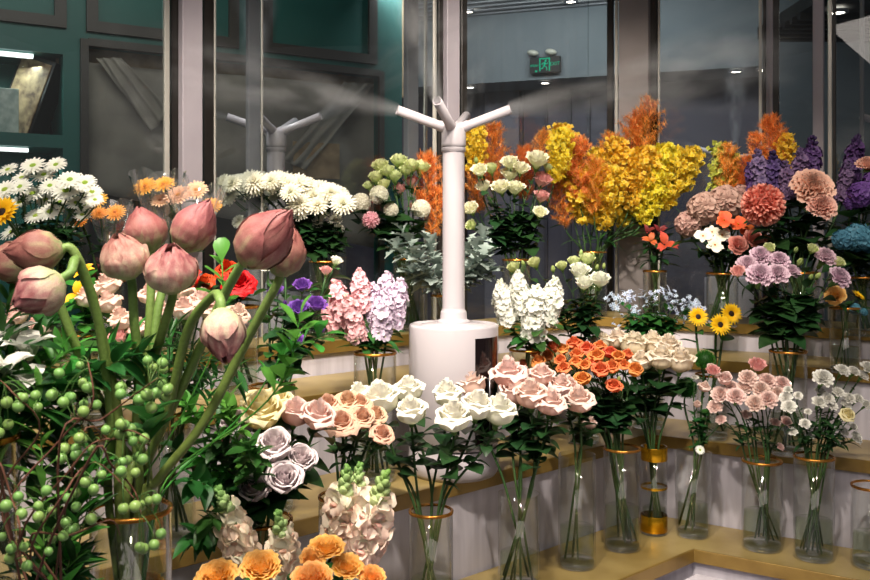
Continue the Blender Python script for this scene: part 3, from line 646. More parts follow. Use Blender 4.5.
g = G(); sa = W(818, 240, 4.0); g.box(sa.x, sa.x+.9, 3.86, 4.75, 2.545+.015, 2.62); struct('ceiling_soffit', g.mesh('ceiling_soffit', M['soffit'], False))
for k in range(6):
    g = G(); g.box(sa.x, sa.x+.9, 4.2+.09*k, 4.23+.09*k, 2.53, 2.56); struct('trim_%d' % tn, g.mesh('trim', M['soffit'], False)); tn += 1
# exit sign
ex, ey = bloc(544); p = W(544, 66, ey-.02); t = thing('exit_sign', 'black exit sign with green running figure in a doorway', 'exit sign', (p.x, p.y-.045, p.z), None, math.atan(BS))
g = G(); g.box(-.105, .105, -.0, .03, -.055, .055); bevel(obj('housing', g.mesh('housing', M['exit_black'], False), t), .004)
g = G(); y0 = -.003
def rect(x0, x1, z0, z1): g.box(x0, x1, y0, 0, z0, z1)
rect(-.038, -.030, -.042, .046); rect(.028, .036, -.042, .046); rect(-.038, .036, .038, .046)
def bar(xa, za, xb, zb_, w): 
    a = Vector((xa, 0, za)); b = Vector((xb, 0, zb_)); d = (b-a).normalized(); n = Vector((-d.z, 0, d.x))*w/2
    V = [a-n, b-n, b+n, a+n]; g.add([(v.x, y0, v.z) for v in V]+[(v.x, 0, v.z) for v in V], [[0, 1, 2, 3], [4, 7, 6, 5], [0, 4, 5, 1], [1, 5, 6, 2], [2, 6, 7, 3], [3, 7, 4, 0]])
g.lathe([(.001, 0), (.008, 0)], 10, .5, Matrix.Translation((.006, y0, .026))@Matrix.Rotation(PI/2, 4, 'X'))
bar(.002, .018, -.004, -.008, .012); bar(0, .014, -.018, .010, .005); bar(-.018, .010, -.02, -.002, .005); bar(.0, .012, .014, .004, .005); bar(.014, .004, .02, .012, .005)
bar(-.004, -.006, .012, -.018, .006); bar(.012, -.018, .014, -.038, .006); bar(-.006, -.008, -.014, -.022, .006); bar(-.014, -.022, -.028, -.026, .006)
obj('pictogram', g.mesh('pictogram', M['exit_green'], False), t)
def text(s, size, x, z, parent, mat, y=-.004, name='lettering'):
    c = bpy.data.curves.new('lettering', 'FONT'); c.body = s; c.size = size; c.align_x = 'CENTER'; c.align_y = 'CENTER'; c.extrude = .0006
    o = bpy.data.objects.new(name, c); COL.objects.link(o); c.materials.append(mat); bpy.context.view_layer.update(); me = bpy.data.meshes.new_from_object(o); bpy.data.objects.remove(o)
    o = bpy.data.objects.new(name, me); COL.objects.link(o); o.parent = parent; o.location = (x, y, z); o.rotation_euler = (PI/2, 0, 0)
text('EXIT', .034, .069, .002, t, M['exit_green'])
# the four Chinese characters for safe exit, drawn as strokes
g = G()
def strokes(cx, cz, s, L):
    for xa, za, xb, zb_ in L: bar(cx+xa*s, cz+za*s, cx+xb*s, cz+zb_*s, .0013)
cz0 = -.002; s_ = .013
strokes(-.094, cz0, s_, [(0, .6, 0, .45), (-.45, .4, .45, .4), (-.45, .4, -.45, .2), (.45, .4, .45, .2), (-.5, .0, .5, .0), (-.05, .25, -.35, -.15), (-.35, -.15, .35, -.55), (.2, .1, -.4, -.55)])
strokes(-.0795, cz0, s_, [(0, .6, -.5, .15), (0, .6, .5, .15), (-.25, .12, .25, .12), (-.3, -.18, .3, -.18), (-.5, -.52, .5, -.52), (0, .12, 0, -.52)])
strokes(-.065, cz0, s_, [(0, .6, 0, -.5), (-.32, .4, -.32, .08), (.32, .4, .32, .08), (-.32, .08, .32, .08), (-.45, -.08, -.45, -.5), (.45, -.08, .45, -.5), (-.45, -.5, .45, -.5)])
strokes(-.0505, cz0, s_, [(-.4, .4, .4, .4), (-.4, .4, -.4, -.5), (.4, .4, .4, -.5), (-.4, -.42, .4, -.42)])
rect(-.066, -.052, -.047, -.036)
obj('characters', g.mesh('characters', M['exit_green'], False), t)
for px, py, lb in ((533, 53, 'left lens of the emergency lamps over the exit sign'), (551, 52, 'right lens of the emergency lamps over the exit sign')):
    p = W(px, py, bloc(px)[1]-.04); g = G(); U, V_ = np.meshgrid(np.linspace(0, PI, 8), np.linspace(0, 2*PI, 14), indexing='ij')
    t = thing('emergency_lamp', lb, 'lamp', p, 'twin emergency lamps'); t.rotation_euler = (0, .2, BS)
    g.grid(np.stack([.04*np.cos(U), .035*np.sin(U)*np.cos(V_), .021*np.sin(U)*np.sin(V_)], -1)); obj('lens', g.mesh('lens', M['emlamp']), t)
    g = G(); g.box(-.02, .02, .0, .04, -.01, .01); obj('bracket', g.mesh('bracket', M['blackframe'], False), t)
# ================================================================== HUMIDIFIERS
def humidifier(x, y, zbase, label, body_h=.40, col_h=.46, sc=1.0, rz=0, arms=((196, 18), (-14, 19), (253, 21), (75, 22))):
    t = thing('humidifier', label, 'humidifier', (x, y, zbase), None, rz); t.scale = (sc,)*3
    R = .12; H = body_h
    g = G(); g.lathe([(0.001, .002), (.09, .002), (.112, .0), (.118, .01), (.122, .03), (.121, .05), (R, .06), (R, .075)], 48); obj('foot', g.mesh('foot', M['plastic']), t)
    g = G(); g.lathe([(R-.003, .078), (R, .08), (R, H-.008), (R-.002, H-.002), (R-.007, H), (R-.012, H-.004), (.092, H-.008), (.088, H-.002), (.05, H+.001), (.04, H+.003), (.001, H+.003)], 64); obj('body', g.mesh('body', M['plastic']), t)
    # black glossy control strip on the side facing right of the camera
    g = G(); a0, a1 = math.radians(-64), math.radians(-20); n = 16
    P = np.zeros((2, n+1, 3))
    for j, z in enumerate((.095, H-.03)):
        for k in range(n+1):
            a = a0+(a1-a0)*k/n; P[j, k] = ((R+.0015)*math.cos(a), (R+.0015)*math.sin(a), z)
    g.grid(P); b = obj('control_panel', g.mesh('control_panel', M['blackgloss']), t); 
    a = math.radians(-42); g = G(); g.tube([((R+.004)*math.cos(a), (R+.004)*math.sin(a), z) for z in (.13, H-.13)], .0022, 6); obj('level_strip', g.mesh('level_strip', M['metalgrey']), b)
    g = G(); g.lathe([(.045, H), (.045, H+.006), (.0445, H+.008), (.037, H+.011), (.036, H+.014), (.035, H+.03), (.034, H+.033), (.0305, H+.037), (.030, H+.042), (.0295, H+col_h-.004), (.0295, H+col_h), (.033, H+col_h+.002), (.033, H+col_h+.012)], 32); obj('column', g.mesh('column', M['plastic']), t)
    z1 = H+col_h+.012
    g = G(); g.lathe([(.029, z1), (.0325, z1+.003), (.033, z1+.01), (.0335, z1+.050), (.031, z1+.056), (.001, z1+.058)], 32); obj('cap', g.mesh('cap', M['plastic']), t)
    tips = []
    for az, el in arms:
        az, el = math.radians(az), math.radians(el); d = Vector((math.cos(az)*math.cos(el), math.sin(az)*math.cos(el), math.sin(el)))
        b0 = Vector((0, 0, z1+.045))+d*.012; L = .152; g = G()
        M4 = Matrix.Translation(b0)@d.to_track_quat('Z', 'Y').to_matrix().to_4x4()
        g.lathe([(.015, 0), (.0145, .03), (.0128, .034), (.0126, L), (.0105, L), (.0105, L-.05), (.001, L-.05)], 20, .5, M4); obj('nozzle', g.mesh('nozzle', M['plastic']), t)
        tips.append((Matrix.LocRotScale(Vector((x, y, zbase)), Matrix.Rotation(rz, 3, 'Z'), Vector((sc,)*3))@(b0+d*L), Matrix.Rotation(rz, 3, 'Z')@d))
    return t, tips
hx, hd = .050, 2.42
main_h, tips = humidifier(hx, hd, ZT[1], 'tall white humidifier with black panel standing on the gold tier among the roses')
lt, ltips = humidifier(*W(276, 300, 3.22)[:2], 0.87, 'copy standing in for the humidifier reflection above the white chrysanthemums', sc=1.1)  # this and the next two are solid copies of the main humidifier's reflections
rt, rtips = humidifier(*W(733, 300, 5.05)[:2], .78, 'copy standing in for the humidifier reflection behind the coral ball, only arms showing', sc=1.28, arms=((190, 14), (-12, 8), (255, 18), (75, 20)))
et, etips = humidifier(*W(905, 300, 4.2)[:2], .80, 'copy standing in for the humidifier reflection, its arm at the right edge', sc=1.32, arms=((180, 18), (0, 20), (255, 22), (75, 24)))
for (t, zb_, lb) in ((lt, .87, 'added grey plinth under the reflected humidifier copy behind the left glass'), (rt, .78, 'added grey plinth under the reflected humidifier copy by the coral ball'), (et, .80, 'added grey plinth under the reflected humidifier copy at the right edge')):  # plinths invented to hold up the reflection copies
    g = G(); g.box(-.17, .17, -.17, .17, 0, zb_); tag(bevel(obj('plinth', g.mesh('plinth', M['paper'], False), None, (t.location.x, t.location.y, 0))), lb, 'plinth')
# mist: soft plumes of droplets leaving the nozzles
def mist_mat(dens, seed, ns=5.0):
    m, n, l, out = newmat('drifting_mist'); v = N(n, 'ShaderNodeVolumePrincipled'); v.inputs['Color'].default_value = (.95, .96, 1, 1); v.inputs['Anisotropy'].default_value = .35
    tc = N(n, 'ShaderNodeTexCoord'); sp = N(n, 'ShaderNodeSeparateXYZ'); l.new(tc.outputs['Object'], sp.inputs[0])
    def math_(op, a, b=None, clamp=False):
        x = N(n, 'ShaderNodeMath', operation=op); x.use_clamp = clamp
        for i, q in enumerate((a, b)):
            if q is None: continue
            if isinstance(q, (int, float)): x.inputs[i].default_value = q
            else: l.new(q, x.inputs[i])
        return x.outputs[0]
    X, Y, Z = sp.outputs; r = math_('SQRT', math_('ADD', math_('MULTIPLY', X, X), math_('MULTIPLY', Y, Y)))
    rad = math_('ADD', math_('MULTIPLY', Z, .20), .03)
    fall = math_('SUBTRACT', 1.0, math_('DIVIDE', r, rad), True)
    nx = N(n, 'ShaderNodeTexNoise'); nx.inputs['Scale'].default_value = ns; nx.inputs['Detail'].default_value = 4; mp = N(n, 'ShaderNodeMapping'); mp.inputs['Location'].default_value = (seed, seed*.7, 0); mp.inputs['Scale'].default_value = (2.6, 2.6, 1)
    l.new(tc.outputs['Object'], mp.inputs[0]); l.new(mp.outputs[0], nx.inputs[0])
    nz = N(n, 'ShaderNodeMapRange'); nz.inputs[1].default_value = .44; nz.inputs[2].default_value = .64; nz.inputs[4].default_value = 1.5; l.new(nx.outputs[0], nz.inputs[0])
    mixn = math_('ADD', math_('MULTIPLY', nz.outputs[0], math_('ADD', math_('MULTIPLY', Z, 1.0), .25, True)), math_('SUBTRACT', .5, math_('MULTIPLY', Z, 2.2), True))
    end = math_('SUBTRACT', 1.0, Z, True)
    dn = math_('DIVIDE', math_('MULTIPLY', math_('MULTIPLY', math_('POWER', fall, 1.3), mixn), math_('MULTIPLY', end, dens)), math_('ADD', math_('MULTIPLY', Z, 3.0), .25))
    l.new(dn, v.inputs['Density']); l.new(v.outputs[0], out.inputs['Volume']); return m
def plume(tip, d, L, dens, label, seed, spread=1.0):
    g = G(); g.lathe([(.001, -.01), (.035*spread, 0), (.24*spread, 1.0), (.001, 1.02)], 16)
    o = obj('mist', g.mesh('mist', mist_mat(dens, seed), False)); o.matrix_world = Matrix.LocRotScale(tip, Vector(d).to_track_quat('Z', 'Y').to_matrix(), Vector((L, L, L)))
    o['kind'] = 'stuff'; tag(o, label, 'mist'); return o
if 1:
    plume(tips[0][0], (-1, .05, .22), .7, 22, 'thin mist blowing away from the left nozzle of the main humidifier', 1)
    plume(tips[1][0], (1, .15, .22), .85, 30, 'thin mist streaming from the right nozzle towards the yellow sprays', 2)
    plume(tips[2][0], (-.22, -.2, .8), .6, 34, 'mist rising from the front nozzle of the main humidifier', 3)
    plume(tips[3][0], (.12, .6, .5), .35, 7, 'faint mist rising from the rear nozzle of the main humidifier', 4)
    plume(ltips[0][0], (-1, 0, .25), .4, 12, 'reflected mist off the left arm of the humidifier copy behind the glass', 5)  # from here on the plumes copy the reflected mist
    plume(ltips[2][0], (.05, -.1, 1), .6, 26, 'reflected mist rising over the humidifier copy behind the white chrysanthemums', 6)
    plume(ltips[1][0], (.9, 0, .6), .8, 12, 'reflected mist drifting right from the humidifier copy behind the glass', 7)
    plume(rtips[0][0], (-1, 0, .25), .8, 9, 'reflected mist trailing left from the copied humidifier arms', 8)
    plume(rtips[2][0], (.0, -.05, 1), .6, 26, 'reflected mist standing over the humidifier copy by the coral ball', 9)
    plume(etips[0][0], (-1, 0, .2), .5, 8, 'reflected mist leaving the copied humidifier arm at the right edge', 10)

# ================================================================== VASES
VASE = {}
def vase(key, px, d, zb, h, r, label, rim='gold', water=.4, taper=1.0, band=False):
    p = W(px, HY, d); loc = Vector((p.x, p.y, zb+.0015)); t = thing('glass_vase', label, 'vase', loc, 'clear glass vases'); rt_ = r; rb = r*taper; w = .0035
    g = G(); g.lathe([(.001, 0), (rb*.93, 0), (rb, .004), (rb+(rt_-rb)*.1, .02), (rt_, h), (rt_-w, h), (rb-w, .02)], 40); obj('glass_wall', g.mesh('glass_wall', M['glass']), t)
    g = G(); g.lathe([(.001, .003), (rb*.9, .003), (rb-w*1.2, .008), (rb-w*1.2, .017), (.001, .019)], 32); obj('thick_base', g.mesh('thick_base', M['glassbase']), t)
    if water:
        hw = h*water; rw = rb+(rt_-rb)*water-w*1.5; g = G(); g.lathe([(rb-w*1.5, .0205), (rw, hw-.002), (rw-.001, hw), (.001, hw-.001)], 32); obj('water', g.mesh('water', M['water']), t)
    if rim == 'gold':
        g = G(); g.lathe([(rt_+.0012, h-.004), (rt_+.0015, h+.001), (rt_-w*.5, h+.003), (rt_-w-.0015, h+.001), (rt_-w-.001, h-.003)], 40); obj('gold_rim', g.mesh('gold_rim', M['gold']), t)
    if band:
        for z0, z1 in ((.008, .055), (h*.52, h*.52+.006), (h-.04, h-.002)):
            g = G(); g.lathe([(rt_+.001, z0), (rt_+.0015, z0+.001), (rt_+.0015, z1), (rt_+.001, z1+.001)], 40); obj('gold_band', g.mesh('gold_band', M['goldfoil']), t)
    VASE[key] = (loc, h, r); return t

# ================================================================== BLOOM PROTOTYPES (unit radius; shared mesh data)
PR = {}
def proto(key, variants): PR[key] = variants     # variant = list of (part name, mesh, is_sub)
def mk(g, mat, name='bloom'): return g.mesh(name, M[mat])
cal = g_calyx(.3, 5, .5).mesh('sepals', M['sepal'])
def roses(key, mat, opens=(.3, .6, .8), n=19, ruff=.014, high=1.0): proto(key, [[('petals', mk(g_rose(n, o, i+1, high, ruff), mat)), ('sepals', cal)] for i, o in enumerate(opens)])
roses('white_rose', 'white_rose', (.35, .55, .7)); roses('cream_rose', 'cream_rose', (.35, .6)); roses('yellow_rose', 'yellow_rose', (.6, .8)); roses('blush_rose', 'blush_rose', (.3, .55, .75))
roses('lav_rose', 'lav_rose', (.3, .5)); roses('pinkedge_rose', 'pinkedge_rose', (.7, .95), 20); roses('cafe_rose', 'cafe_rose', (.7, .9), 30); roses('orange_rose', 'orange_rose', (.5, .8, .95), 18)
roses('red', 'red', (.9, 1.0), 34, .03)
lc = g_calyx(.2, 5, .7).mesh('sepals', M['sepal'])
proto('apricot', [[('petals', mk(g_peonyrose(64, s), 'apricot_rose')), ('sepals', cal)] for s in (1, 2)])
for k, m, o in (('lisi_lilac', 'lisi_lilac', .6), ('lisi_cream', 'lisi_cream', .55), ('lisi_white', 'lisi_white', .5), ('lisi_pink', 'lisi_pink', .45), ('lisi_green', 'lisi_green', .3), ('violet', 'violet', .7)):
    proto(k, [[('petals', mk(g_lisi(15, s, o), m)), ('sepals', lc)] for s in (1, 2)])
bud = g_bud(.42, 1.5)
proto('bud_green', [[('petals', bud.mesh('petals', M['bud_green'])), ('sepals', lc)]])
proto('bud_violet', [[('petals', bud.mesh('petals', M['violet'])), ('sepals', lc)]])
cc = G(); cc.lathe([(.03, -.75), (.13, -.7), (.2, -.2), (.3, 0), (.22, .05)], 12, .3); cc = cc.mesh('calyx', M['sepal'])
for k, m in (('carn_pink', 'carn_pink'), ('carn_white', 'carn_white')): proto(k, [[('petals', mk(g_carn(44, s, .5, .28, .09), m)), ('calyx', cc)] for s in (1, 2)])
proto('peach', [[('petals', mk(g_carn(56, 3, .5, .34, .09), 'peach')), ('calyx', cc)]])
proto('lisi_ruffle', [[('petals', mk(g_carn(44, s, .5, .32, .09), 'lisi_lilac')), ('calyx', cc)] for s in (4, 5)])
proto('ranunc', [[('petals', mk(g_carn(40, 3, .4, .44, .03), 'ranunc')), ('calyx', cc)]])
proto('coral', [[('petals', mk(g_ballmum(300, .3, .11, 2, .5), 'coral'))]])
proto('white_ball', [[('petals', mk(g_ballmum(520, .17, .05, 2, 1.3), 'white_ball'))]])
proto('pink_ball', [[('petals', mk(g_ballmum(260, .3, .08, 3, .8), 'pink_ball'))]])
DZ = [(20, .95, .2, -.1), (16, .82, .45, .05)]
proto('daisy', [[('petals', mk(g_rays(DZ, .11), 'white_daisy')), ('flower_centre', g_dome(.24, .14, 50, .1).mesh('flower_centre', M['green_eye']))] for _ in range(3)])
proto('ivory', [[('petals', mk(g_rays([(20, .95, .1, -.1), (18, .85, .4, .2), (15, .7, .8, .5), (12, .5, 1.1, .9), (8, .35, 1.4, 1.2)], .1, cup=.4), 'ivory_mum'))] for _ in range(3)])
proto('gerbera', [[('petals', mk(g_rays([(22, .95, .2, -.05), (18, .7, .4, .2), (16, .45, .6, .5)], .1), 'gerbera')), ('flower_centre', g_dome(.18, .1, 40, .12).mesh('flower_centre', M['orange_eye']))]])
proto('peach_gerbera', [[('petals', mk(g_rays([(22, .95, .2, -.05), (18, .7, .4, .2), (16, .45, .6, .5)], .1), 'peach_gerbera')), ('flower_centre', g_dome(.18, .1, 40, .12).mesh('flower_centre', M['orange_eye']))]])
proto('sunflower', [[('petals', mk(g_rays([(22, .95, .5, .05), (20, .85, .8, .3)], .15, 'point'), 'sun_yellow')), ('flower_centre', g_dome(.42, .16, 120, .12, .07).mesh('flower_centre', M['brown_eye']))]])
proto('yellow_lily', [[('petals', mk(g_rays([(3, 1, 1.0, -.2), (3, 1, 1.05, -.1)], .26, 'point'), 'sun_yellow'))]])
proto('lily', [[('petals', mk(g_rays([(3, 1, 1.0, -.25), (3, 1, 1.05, -.1)], .26, 'point'), 'lily_orange'))]])
proto('dark_mirror_lily', [[('petals', mk(g_rays([(3, 1, 1.2, .1), (3, .9, 1.25, .4)], .25, 'point'), 'lily_mirror_dark'))]])  # darker copy, stands in for the lilies' mirror image
def orchid(m): 
    g = G()
    for k, (ph, L, w) in enumerate(((PI/2, .9, .3), (PI*1.2, .9, .3), (PI*1.8, .9, .3), (.15, .95, .5), (PI-.15, .95, .5), (-PI/2, .6, .3))):
        P, T = petal(L, w, .35, .0, ph, .04, prof='round', cup=.15, ruff=.05, nu=6, nv=6); g.grid(P, T)
    return [[('petals', mk(g, m)), ('flower_centre', g_dome(.1, .1, 12, .02).mesh('flower_centre', M['orange_eye']))]]
proto('orchid_white', orchid('orchid_white')); proto('orchid_orange', orchid('orchid_orange')); proto('orchid_salmon', orchid('salmon'))
proto('freesia', [[('petals', mk(shift(g_rays([(3, 1.7, 1.62, .0), (3, 1.6, 1.6, .2)], .44, 'ovate', 0, .35), -.7), 'freesia'))] for _ in range(2)])
for k, m, s in (('mauve', 'mauve', .42), ('blue_hyd', 'blue_hyd', .42), ('purple_hyd', 'purple_hyd', .3)): proto(k, [[('florets', mk(g_hyd(64, 1, s, .9), m))]])
proto('salmon', [[('petals', mk(g_carn(22, 3, .45, .46, .06), 'salmon'))]])
proto('moss', [[('tuft', g_ballmum(900, .22, .02, 2, .1).mesh('tuft', M['moss']))]])
for k, m in (('stock_pink', 'stock_pink'), ('stock_lilac', 'stock_lilac'), ('stock_white', 'stock_white')): proto(k, [[('florets', mk(g_spike(84, 1, .17, .13, .1, seed=s), m))] for s in (1, 2)])
for k, m in (('delph', 'delph'), ('delph_soft', 'delph_soft')): proto(k, [[('florets', mk(g_spike(70, 1, .13, .11, .25, seed=s), m))] for s in (1, 2)])
proto('snap', [[('florets', mk(g_spike(52, 1, .14, .22, .36, 'snap', seed=s), 'snap'))] for s in (1, 2)])
def plumes(key, mat, n=2, **kw):
    vs = []
    for s in range(n):
        g, tw = g_plume(seed=s+3, **kw); vs.append([('florets', mk(g, mat)), ('twigs', tw.mesh('twigs', M['stem']))])
    proto(key, vs)
plumes('oncid', 'oncid', 3, Rw=.33, nb=58, fl=.044, per=13, egg=.9); plumes('oncid_green', 'oncid_green', 1, Rw=.2, nb=26, fl=.05, per=8)
plumes('fern', 'fern_orange', 2, Rw=.30, nb=40, fl=.085, per=11, mode='fern')
def g_tweedia(seed):
    g = G(); rs = np.random.RandomState(seed); fl = g_floret(5, 1, .4, .0, .3, nu=3, nv=3, prof='point')
    for i in range(9): g.merge(fl, R_to(Vector(rs.uniform(-.6, .6, 3))+Vector((0, -.4, .8)), rs.rand()*6), rs.uniform(-.75, .75, 3)*np.array((1, 1, .6)), .26)
    return g
proto('tweedia', [[('petals', mk(g_tweedia(s), 'tweedia'))] for s in (1, 2)])
SPIKES = {'stock_pink', 'stock_lilac', 'stock_white', 'delph', 'delph_soft', 'snap', 'oncid', 'oncid_green', 'fern'}
CAL_OFF = {'carn_pink': .45, 'carn_white': .45, 'white_ball': 1, 'pink_ball': 1, 'coral': 1, 'moss': 1, 'peach': .45, 'ranunc': .45, 'salmon': .3, 'lisi_ruffle': .45}
MIDH = {'white_ball': 0, 'pink_ball': 0, 'coral': 0, 'moss': 0, 'daisy': .1, 'ivory': .2, 'gerbera': .15, 'peach_gerbera': .15, 'sunflower': .15, 'tweedia': 0, 'mauve': .3, 'blue_hyd': .3, 'purple_hyd': .3,
        'carn_pink': .35, 'carn_white': .35, 'peach': .35, 'ranunc': .3, 'salmon': .3, 'orchid_white': 0, 'orchid_orange': 0, 'orchid_salmon': 0, 'bud_green': .7, 'bud_violet': .7, 'lisi_ruffle': .35}
ORD = ['leftmost', 'second from the left', 'third from the left', 'fourth from the left', 'fifth from the left', 'sixth from the left', 'seventh from the left', 'eighth from the left', 'ninth from the left', 'tenth from the left', 'eleventh from the left', 'twelfth from the left']
def rank(i, n):
    if n == 1: return ''
    if n == 2: return ('left-hand one', 'right-hand one')[i]
    if i == n-1: return 'rightmost'
    if i == n-2 and n > 3: return 'second from the right'
    if i == n-3 and n > 6: return 'third from the right'
    if n % 2 and i == n//2: return 'middle one'
    return ORD[i]
def bunch(name, cat, desc, place, vkey, flowers, leafmat='leafdark', leaf=('ovate', .055, .022, 6), stemmat='stemdark', sr=.0032, up=.35, camw=.35, outw=.6, blen=1.0, per=1, spread=.8, zdown=.02, direct=None, crop=None):
    """flowers: list of (px, py, depth offset, radius px, proto key[, tip px, tip py]).  per>1: that many neighbouring blooms share one branching stem"""
    loc, h, r = VASE[vkey]; rim = loc+Vector((0, 0, h)); d0 = loc.y
    fl = [tuple(f) for f in flowers]
    if per > 1:
        fl.sort(key=lambda f: math.atan2(f[0]-proj(rim)[0], proj(rim)[1]-f[1])); groups = [fl[i:i+per] for i in range(0, len(fl), per)]
    else: groups = [[f] for f in fl]
    groups.sort(key=lambda gr: sum(f[0] for f in gr)/len(gr))
    n = len(groups); out = []
    nleaf = int(leaf[3]*(1.45 if loc.z > .85 else 1.15)+.5)
    for gi, gr in enumerate(groups):
        rk = rank(gi, n); lab = desc+(', '+rk+' ' if rk else ' ')+place
        th = thing(name, lab, cat, (0, 0, 0), cat+' stems '+place if n > 1 else None)
        tops = []
        for f in gr:
            px, py, dd, rp, key = f[:5]; d = d0+dd; rp = rp*(1.27 if 'rose' in key and key != 'orange_rose' else 1.25 if key in ('lisi_ruffle', 'peach') else 1.36 if key.startswith('lisi') or key == 'violet' else 1.5 if key == 'freesia' else 1.22 if key == 'carn_pink' else 1.12 if key in ('orange_rose', 'ivory', 'carn_white') else 1); c = W(px, py, d); R = rp/F*d
            o = c-rim; dr = (o.normalized()*outw+Vector((0, 0, up))+Vector((0, -camw, 0))+Vector(RS.uniform(-.12, .12, 3))).normalized()
            if len(f) >= 7:
                tip = W(f[5], f[6], d+(f[7] if len(f) > 7 else 0)); dr = (tip-c).normalized(); L = (tip-c).length; base = c; sc = L
            elif key in SPIKES:
                dr = (o.normalized()*.6+Vector((0, -.1, .8))).normalized(); sc = R*2; base = c-dr*sc*.5
            else: sc = R; base = c-dr*R*MIDH.get(key, .5)
            var = PR[key][int(RS.randint(len(PR[key])))]; tops.append((base, dr, sc, key, var))
        mean = sum((t[0] for t in tops), Vector())/len(tops)
        ax = Vector((mean.x-rim.x, mean.y-rim.y, 0)); ax = ax.normalized() if ax.length > .01 else Vector((RS.uniform(-1, 1), RS.uniform(-1, 1), 0)).normalized()
        jit = Vector((RS.uniform(-1, 1), RS.uniform(-1, 1), 0))*.35
        off = (ax*min(.72, (mean-rim).xy.length*5)+jit*1.0); off = off.normalized()*min(off.length, .78) if off.length > 0 else off
        P1 = rim+off*r; P0 = loc+Vector((0, 0, .024))-(Matrix.Rotation(RS.uniform(-1.3, 1.3), 3, 'Z')@off)*r*.9/max(off.length, .3)*RS.uniform(.35, .95)
        root = P0; th.location = root
        def loc_(p): return p-root
        st = G(); lf = G(); j = (P1-P0).normalized()
        if len(tops) == 1:
            base, dr, sc, key, var = tops[0]; endp = base-dr*sc*CAL_OFF.get(key, .12)*(1 if key not in SPIKES else 0)
            L = (endp-P1).length; path = [P0, P0.lerp(P1, .5)]+bez(P1, P1+j*L*.33, endp-dr*L*.3, endp, 9)
            if key in SPIKES and key not in ('oncid', 'oncid_green', 'fern'): path.append(base+dr*sc*.93)
            st.tube([loc_(p) for p in path], [sr]*(len(path)-1)+[sr*.7], 6); main = path[2:12]
        else:
            fork = mean.lerp(rim, .38); L = (fork-P1).length; path = [P0, P0.lerp(P1, .5)]+bez(P1, P1+j*L*.4, fork-(mean-fork).normalized()*L*.3, fork, 7)
            st.tube([loc_(p) for p in path], sr, 6); main = path[2:]
            for base, dr, sc, key, var in tops:
                endp = base-dr*sc*CAL_OFF.get(key, .12); L = (endp-fork).length
                st.tube([loc_(p) for p in bez(fork, fork+(fork-P1).normalized()*L*.3, endp-dr*L*.35, endp, 6)], sr*.6, 5)
                if leaf[3]:
                    q = fork.lerp(endp, .6); add_leaf(lf, loc_(q), Vector(RS.uniform(-1, 1, 3))+Vector((0, 0, .3)), leaf[1]*.55, leaf[2]*.55, kind=leaf[0])
        obj('stem', st.mesh('stem', M[stemmat]), th)
        for k in range(nleaf):
            f_ = (.38 if loc.z < .7 else .2)+(.55 if loc.z < .7 else .74)*(k+RS.rand()*.8)/max(1, nleaf); i = min(len(main)-2, int(f_*(len(main)-1))); p = main[i].lerp(main[i+1], RS.rand())
            a = k*2.4+gi*1.3; s_ = RS.uniform(.7, 1.2)
            add_leaf(lf, loc_(p), Vector((math.cos(a), math.sin(a), RS.uniform(.0, .7))), leaf[1]*s_, leaf[2]*s_, kind=leaf[0], droop=RS.uniform(.2, .9))
        if lf.n: obj('leaves', lf.mesh('leaves', M[leafmat]), th)
        for base, dr, sc, key, var in tops:
            first = None
            spin = RS.rand()*6.28; q = Vector(dr).to_track_quat('Z', 'Y').to_matrix()@Matrix.Rotation(spin, 3, 'Z')
            for pi_, (pn, me) in enumerate(var):
                if len(tops) == 1: o = obj(pn, me, th); o.matrix_local = Matrix.LocRotScale(loc_(base), q, Vector((sc,)*3))
                else:
                    if first is None: o = obj('bloom', me, th); o.matrix_local = Matrix.LocRotScale(loc_(base), q, Vector((sc,)*3)); first = o
                    elif rp_big(sc, base): o = obj(pn, me, first)
        out.append(th)
    return out
def rp_big(sc, base): return sc/base.y*F > 4.5
#__PART3__
# ================================================================== VASES IN PLACE
Z0, Z1, Z2, Z3 = ZT
# front tier
vase('v1', 431, 2.05, Z0, .262, .050, 'gold-rimmed glass vase holding the white roses in front of the humidifier', water=.42)
vase('v2', 519, 2.27, Z0, .240, .053, 'plain glass vase holding pale pink roses right of the humidifier', rim=None, water=.38)
vase('v3', 577, 2.43, Z0, .300, .050, 'tall plain glass vase between the pink rose vase and the orange rose vase', rim=None, water=.36)
vase('v4', 622, 2.57, Z0, .285, .052, 'gold-rimmed glass vase with the stems of the small orange roses', water=.42)
vase('v5', 654, 2.70, Z0, .260, .038, 'narrow glass vase with gold foil bands', rim=None, water=.3, band=True)
vase('v6', 693, 2.68, Z0, .248, .054, 'slightly tapered glass vase holding small blush sprays beside the gold-banded vase', rim=None, water=.38, taper=.88)
vase('v7', 762, 2.57, Z0, .250, .055, 'gold-rimmed glass vase packed with pink spray rose stems', water=.42)
vase('v8', 814, 2.49, Z0, .280, .053, 'gold-rimmed glass vase holding the white carnations', water=.38)
vase('v9', 873, 2.43, Z0, .215, .055, 'empty gold-rimmed glass vase with a little water at the right edge', water=.4)
vase('cafe', 341, 1.93, Z0, .330, .048, 'glass vase behind the snapdragons holding coffee-peach roses')
vase('blush', 262, 1.80, Z0, .320, .060, 'glass vase holding lavender, cream and blush roses')
vase('snap', 306, 1.62, Z0, .230, .062, 'wide glass vase holding the cream and pink snapdragons')
vase('apri', 235, 1.36, .33, .32, .07, 'low glass vase of apricot garden roses at the bottom of the frame')
vase('lotus', 131, 1.30, .655, .455, .057, 'large gold-rimmed glass vase with the thick lotus stems')
vase('white', -26, 1.20, .90, .335, .056, 'gold-rimmed glass vase at the left edge holding the white trumpet flowers')
